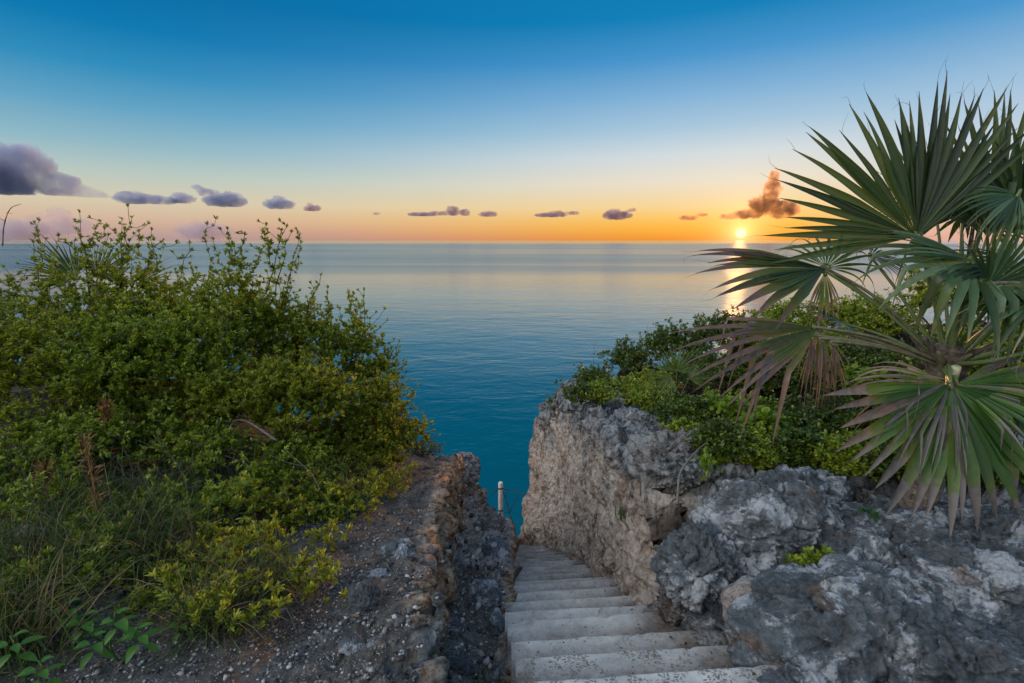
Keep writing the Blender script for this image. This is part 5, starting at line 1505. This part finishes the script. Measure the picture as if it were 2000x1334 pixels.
GE = 'stones on the soil bank and its broken edge'
LS = [(775, 1082, 2.02, 38, 22, .06, 'dark pitted stone on the brink of the broken edge'), (715, 1195, 1.62, 34, 40, .06, 'upright black and grey craggy stone on the brink'),
      (690, 1290, 1.38, 24, 20, .035, 'blue grey stone near the brink nearest the viewer'), (738, 1290, 1.37, 20, 18, .03, 'small grey stone beside the blue grey one at the brink'), (740, 1130, 1.85, 22, 13, .035, 'half buried grey stone behind the upright craggy one'),
      (940, 1032, 4.2, 40, 22, .2, 'brown rounded rock high in the gully beside the steps'), (885, 1075, 2.9, 16, 18, .05, 'dark brown stone stuck in the gully'),
      (510, 942, 2.55, 18, 10, .04, 'small grey stone under the shrubs'), (280, 1300, 1.33, 10, 8, .014, 'little white stone on the gravel'), (75, 1092, 1.85, 34, 12, .05, 'pale flat stone among the shaded grass'),
      (900, 1245, 1.8, 30, 16, .04, 'flat grey stone in the rubble of the gully'), (955, 1310, 1.58, 20, 20, .03, 'grey stone in the gully against the concrete'), (880, 1150, 2.2, 20, 16, .05, 'grey stone on the gully floor half way down'),
      (930, 1190, 2.0, 14, 9, .02, 'white stone on the gully floor'), (905, 1330, 1.53, 16, 12, .025, 'dark stone lowest in the gully rubble'), (945, 1110, 2.7, 34, 30, .14, 'grey crag walling the seaward side of the steps'),
      (970, 1150, 2.35, 16, 26, .1, 'narrow grey rock standing against the steps'), (965, 1060, 3.6, 28, 20, .2, 'pitted grey rock above the lower steps'), (905, 960, 5.1, 34, 26, .3, 'pale rock face on the tip nearest the sea'),
      (590, 1320, 1.22, 12, 9, .014, 'white angular stone on the gravel nearest the viewer')]
for k, (px, py, Y, rx, ry, rd, lb) in enumerate(LS):
    c = at(px, py, Y); g = surf_z([c[0]], [Y], True)[0]
    hz = px_size(ry, c)
    rock(px, py, Y, rx, ry, rd, lb, GE, BOULDER if ('white' in lb or 'pale' in lb) else OUTCROP, 130 + k * 3, 'stone', 'stone', warm=.4 if 'brown' in lb else .0, res=.8 if rx < 20 else 1.1, rough=.8, pits=1.0)
    o = COL.objects[-1]
    if abs(o.location.z - g) < .35: o.location.z = g + hz * .25

# loose gravel over the soil, in the gully and on the outer ledge
PEB = Mat('gravel_stone'); PEB = PEB.surface(PEB.bsdf(PEB.ramp(PEB.island(), [(0, (.03, .028, .028)), (.45, (.11, .105, .10)), (.75, (.24, .23, .22)), (1, (.5, .48, .46))]), .9, spec=.15))
ico = bmesh.new(); bmesh.ops.create_icosphere(ico, subdivisions=1, radius=1)
IV = np.array([v.co[:] for v in ico.verts]); IT = np.array([[v.index for v in f.verts] for f in ico.faces]); ico.free()


def gravel(name, label, n, fx, fy, rmin, rmax, power=3.2):
    x = fx(n); y = fy(n, x)
    z = surf_z(x, y, True)
    r = rmin + (rmax - rmin) * rng.uniform(size=n) ** power
    k = len(IV)
    V = IV[None] * (1 + .35 * rng.normal(size=(n, k, 1)) * .6) * r[:, None, None] * rng.uniform(.6, 1.2, (n, 1, 3)) * np.array([1, 1, .75])
    V = V + np.stack([x, y, z + r * .15], 1)[:, None]
    T = (np.arange(n)[:, None, None] * k + IT[None]).reshape(-1, 3)
    a = Acc(); a.add(V.reshape(-1, 3), tris=T)
    o = a.build(name, PEB, smooth=False); tag(o, label, None, kind='stuff')


edge_x = lambda y: np.interp(y, *EDGE)
def gx1(n): return rng.uniform(-1.6, -.3, n)
def gy1(n, x): return np.clip(1.15 + np.abs(rng.normal(0, .75, n)), 1.0, 3.6)
gravel('gravel', 'pale gravel strewn over the dark soil of the bank', 14000, gx1, gy1, .0016, .0085, 3.5)
gravel('gully_rubble', 'loose grey rubble in the gully beside the steps', 2600, lambda n: rng.uniform(-.45, -.02, n), lambda n, x: rng.uniform(1.2, 3.4, n), .0022, .02, 4.5)
gravel('ledge_rubble', 'small rubble on the seaward ledge below the brink', 700, lambda n: rng.uniform(-.6, -.08, n), lambda n, x: rng.uniform(3.2, 6.5, n), .005, .03, 4)

# dead leaves blown into the corners of the steps and onto the rocks
def litter():
    n = 260
    x = []; z = []; y = []
    for i in range(n):
        if i < 120:
            k = rng.integers(0, 16); yn = 1.60 + (k - 1) * .275; Y0 = yn - rng.uniform(.03, .24)
            xx = xb_of(yn) + .02 - abs(rng.normal(0, .16)) if rng.uniform() < .75 else rng.uniform(.05, .8)
            x.append(xx); y.append(Y0 + .085 * xx); z.append(stair_z(yn) + .008)
        elif i < 190:
            xx, yy = rng.uniform(-.42, -.06), rng.uniform(1.3, 3.2); x.append(xx); y.append(yy); z.append(surf_z([xx], [yy], True)[0] + .012)
        else:
            xx, yy = rng.uniform(-1.3, -.5), rng.uniform(1.3, 3.0); x.append(xx); y.append(yy); z.append(surf_z([xx], [yy], True)[0] + .01)
    P = np.stack([x, y, z], 1); az_ = rng.uniform(0, 6.28, n)
    D = np.stack([np.cos(az_), np.sin(az_), rng.uniform(-.1, .25, n)], 1)
    V, T = leaves(P, D, rng.uniform(.012, .035, n), rng.uniform(.006, .014, n), .4, .25)
    a = Acc(); a.add(V, T); m = Mat('dead_leaf')
    mt = m.surface(m.bsdf(m.ramp(m.island(), [(0, (.05, .03, .02)), (.5, (.13, .08, .045)), (1, (.24, .17, .10))]), .8, spec=.2))
    o = a.build('leaf_litter', mt, smooth=False); tag(o, 'brown dead leaves blown about the steps and bare soil', None, kind='stuff')
litter()
# ------------------------------------------------------------------ clouds
def cloud_mat(name, dens, color, aniso=.35, size=90.0):
    m = bpy.data.materials.new(name); m.use_nodes = True; nt = m.node_tree; nt.nodes.clear()
    o = nt.nodes.new('ShaderNodeOutputMaterial'); v = nt.nodes.new('ShaderNodeVolumePrincipled')
    v.inputs['Color'].default_value = (*color, 1); v.inputs['Anisotropy'].default_value = aniso
    tc = nt.nodes.new('ShaderNodeTexCoord'); n = nt.nodes.new('ShaderNodeTexNoise'); n.inputs['Scale'].default_value = 1 / size; n.inputs['Detail'].default_value = 5; n.inputs['Roughness'].default_value = .62
    nt.links.new(tc.outputs['Object'], n.inputs['Vector'])
    r = nt.nodes.new('ShaderNodeMapRange'); nt.links.new(n.outputs['Fac'], r.inputs[0])
    r.inputs[1].default_value = .31; r.inputs[2].default_value = .62; r.inputs[3].default_value = 0; r.inputs[4].default_value = dens * 2.2
    nt.links.new(r.outputs[0], v.inputs['Density'])
    nt.links.new(v.outputs[0], o.inputs['Volume'])
    return m


CD = 6000.0
def cloud(label, lobes, mat, group='small clouds strung along the horizon', seed=1, nu=110, nv=220, dist=CD, amp=.42, base=None):
    """one closed puffy body made of lobes (px, py, rx, ry) with a flattened base"""
    az0 = np.mean([l[0] for l in lobes]); w = sum(l[2] * l[3] for l in lobes)
    cx = sum(l[0] * l[2] * l[3] for l in lobes) / w; cy = sum(l[1] * l[2] * l[3] for l in lobes) / w
    def put(px, py):
        d = ray(px, py); return np.array([0, 0, CZ]) + d / np.linalg.norm(d) * dist
    c = put(cx, cy)
    rt = unit(np.cross(c, [0, 0, 1])); fw = unit(np.cross([0, 0, 1], rt))
    pxm = np.linalg.norm(put(cx + 10, cy) - put(cx, cy)) / 10; pym = np.linalg.norm(put(cx, cy + 10) - put(cx, cy)) / 10
    th = np.linspace(.01, math.pi - .01, nu); ph = np.linspace(0, 2 * math.pi, nv, endpoint=False)
    D = np.stack([np.sin(th)[:, None] * np.cos(ph), np.sin(th)[:, None] * np.sin(ph), np.cos(th)[:, None] + 0 * ph], -1)   # x right, y away, z up
    # march outward from the centre to the last point inside any lobe
    rm = np.zeros(D.shape[:2])
    big = max(max(abs(l[0] - cx) + l[2], abs(l[1] - cy) + l[3]) for l in lobes)
    for s in np.linspace(0, big * 1.1, 160):
        Q = D * s; ins = np.zeros(D.shape[:2], bool)
        for (lx, ly, rx, ry) in lobes:
            ins |= ((Q[..., 0] - (lx - cx)) / rx) ** 2 + (Q[..., 1] / (.7 * (rx * ry) ** .5)) ** 2 + ((Q[..., 2] + (ly - cy)) / ry) ** 2 < 1
        rm = np.where(ins, s, rm)
    P = D * rm[..., None]
    sc = np.sqrt(np.mean([l[2] * l[3] for l in lobes]))
    Wn = P / sc
    d = amp * fbm(Wn * 1.3 + seed * 5.1, 5, seed, .6) * 1.5 + amp * .75 * fbm(Wn * 3.6 + seed, 5, seed + 3, .65)
    P = P * (1 + d / np.maximum(1, np.linalg.norm(P, axis=-1) / sc))[..., None]
    b = -(base - cy) if base else None
    if b is not None: P[..., 2] = np.where(P[..., 2] < b, b + (P[..., 2] - b) * .22, P[..., 2])
    X = c + rt * (P[..., 0:1] * pxm) + fw * (P[..., 1:2] * pxm) + np.array([0, 0, 1]) * (P[..., 2:3] * pym)
    V = np.vstack([X.reshape(-1, 3), X[0].mean(0), X[-1].mean(0)])
    q = grid_faces(nu, nv, True)[:, ::-1]; n = nu * nv; j = np.arange(nv)
    t = np.concatenate([np.stack([np.full(nv, n), j, (j + 1) % nv], 1), np.stack([np.full(nv, n + 1), (nu - 1) * nv + (j + 1) % nv, (nu - 1) * nv + j], 1)])
    a = Acc(); a.add(V, t[:, ::-1], q)
    o = a.build('cloud', mat, loc=c); tag(o, label, 'cloud', group)


CM_BIG = cloud_mat('slate_cloud', .011, (.66, .66, .84), size=330.)
CM_MID = cloud_mat('grey_cloud', .016, (.62, .66, .84))
CM_SMALL = cloud_mat('mauve_cloud', .02, (.60, .48, .60), size=60.)
CM_SUN = cloud_mat('sunlit_cloud', .02, (.80, .56, .38), .6, 90.)
CM_HAZY = cloud_mat('far_pale_cloud', .0028, (.86, .74, .80), size=260.)
cloud('largest slate blue cloud with a pinkish top over the outer bank', [(-20, 345, 110, 48), (55, 320, 62, 40), (110, 355, 62, 26), (0, 310, 60, 30), (165, 369, 50, 13), (205, 374, 24, 7)], CM_BIG, seed=2, base=378, amp=.32, nu=110, nv=220)
cloud('long flat dark grey cloud next to the largest one', [(262, 388, 42, 14), (310, 390, 40, 10)], CM_MID, seed=5, base=398)
cloud('small dark grey cloud touching the end of the long flat one', [(357, 388, 26, 12)], CM_MID, seed=6, base=397)
cloud('dark cloud with a wisp rising from its outer end', [(440, 392, 46, 14), (410, 378, 22, 9), (388, 368, 12, 6), (455, 384, 22, 12)], CM_MID, seed=8, base=403)
cloud('dark peaked cloud standing alone over the forked shrub', [(545, 399, 34, 11), (545, 392, 18, 10)], CM_MID, seed=9, base=408)
cloud('tiny ragged grey cloud after the peaked one', [(610, 407, 18, 7), (606, 402, 9, 6)], CM_SMALL, seed=11, base=412)
cloud('faint speck of cloud low over the open sea', [(735, 417, 9, 3)], CM_SMALL, seed=12)
cloud('low flat mauve cloud left of the twin puffs', [(825, 419, 30, 5), (848, 417, 14, 5)], CM_SMALL, seed=13, base=422)
cloud('mauve cloud with two round puffs over mid sea', [(885, 412, 14, 10), (908, 415, 12, 7), (868, 417, 12, 5)], CM_SMALL, seed=14, base=421)
cloud('small mauve cloud just past the twin puffs', [(953, 418, 18, 6)], CM_SMALL, seed=15, base=423)
cloud('low ragged orange mauve cloud before the peaked one near the sun', [(1075, 420, 34, 5), (1085, 417, 18, 6), (1120, 416, 14, 4)], CM_SMALL, seed=16, base=424)
cloud('peaked mauve cloud two thirds of the way to the sun', [(1205, 421, 30, 9), (1198, 415, 16, 8), (1235, 410, 8, 4)], CM_SMALL, seed=17, base=429)
cloud('low orange cloud just before the sun', [(1345, 425, 22, 6), (1370, 420, 14, 4)], CM_SUN, seed=18, base=430)
cloud('towering orange cloud rising over the setting sun', [(1506, 347, 12, 15), (1505, 372, 20, 22), (1492, 400, 32, 20), (1530, 410, 36, 18), (1460, 418, 40, 9), (1425, 421, 22, 8)], CM_SUN, seed=20, base=428, amp=.42, nu=150, nv=300)
cloud('far pale pink cumulus low behind the bare sprays', [(120, 425, 26, 22), (150, 440, 40, 16)], CM_HAZY, 'pale far cloud banks on the horizon', 22, dist=14000)
cloud('far hazy lilac cloud bank at the outer horizon', [(40, 450, 110, 22), (75, 428, 30, 12)], CM_HAZY, 'pale far cloud banks on the horizon', 23, dist=14500)
cloud('far hazy lilac cloud bank behind the forked shrub', [(400, 452, 60, 18), (395, 440, 25, 12)], CM_HAZY, 'pale far cloud banks on the horizon', 24, dist=14500)
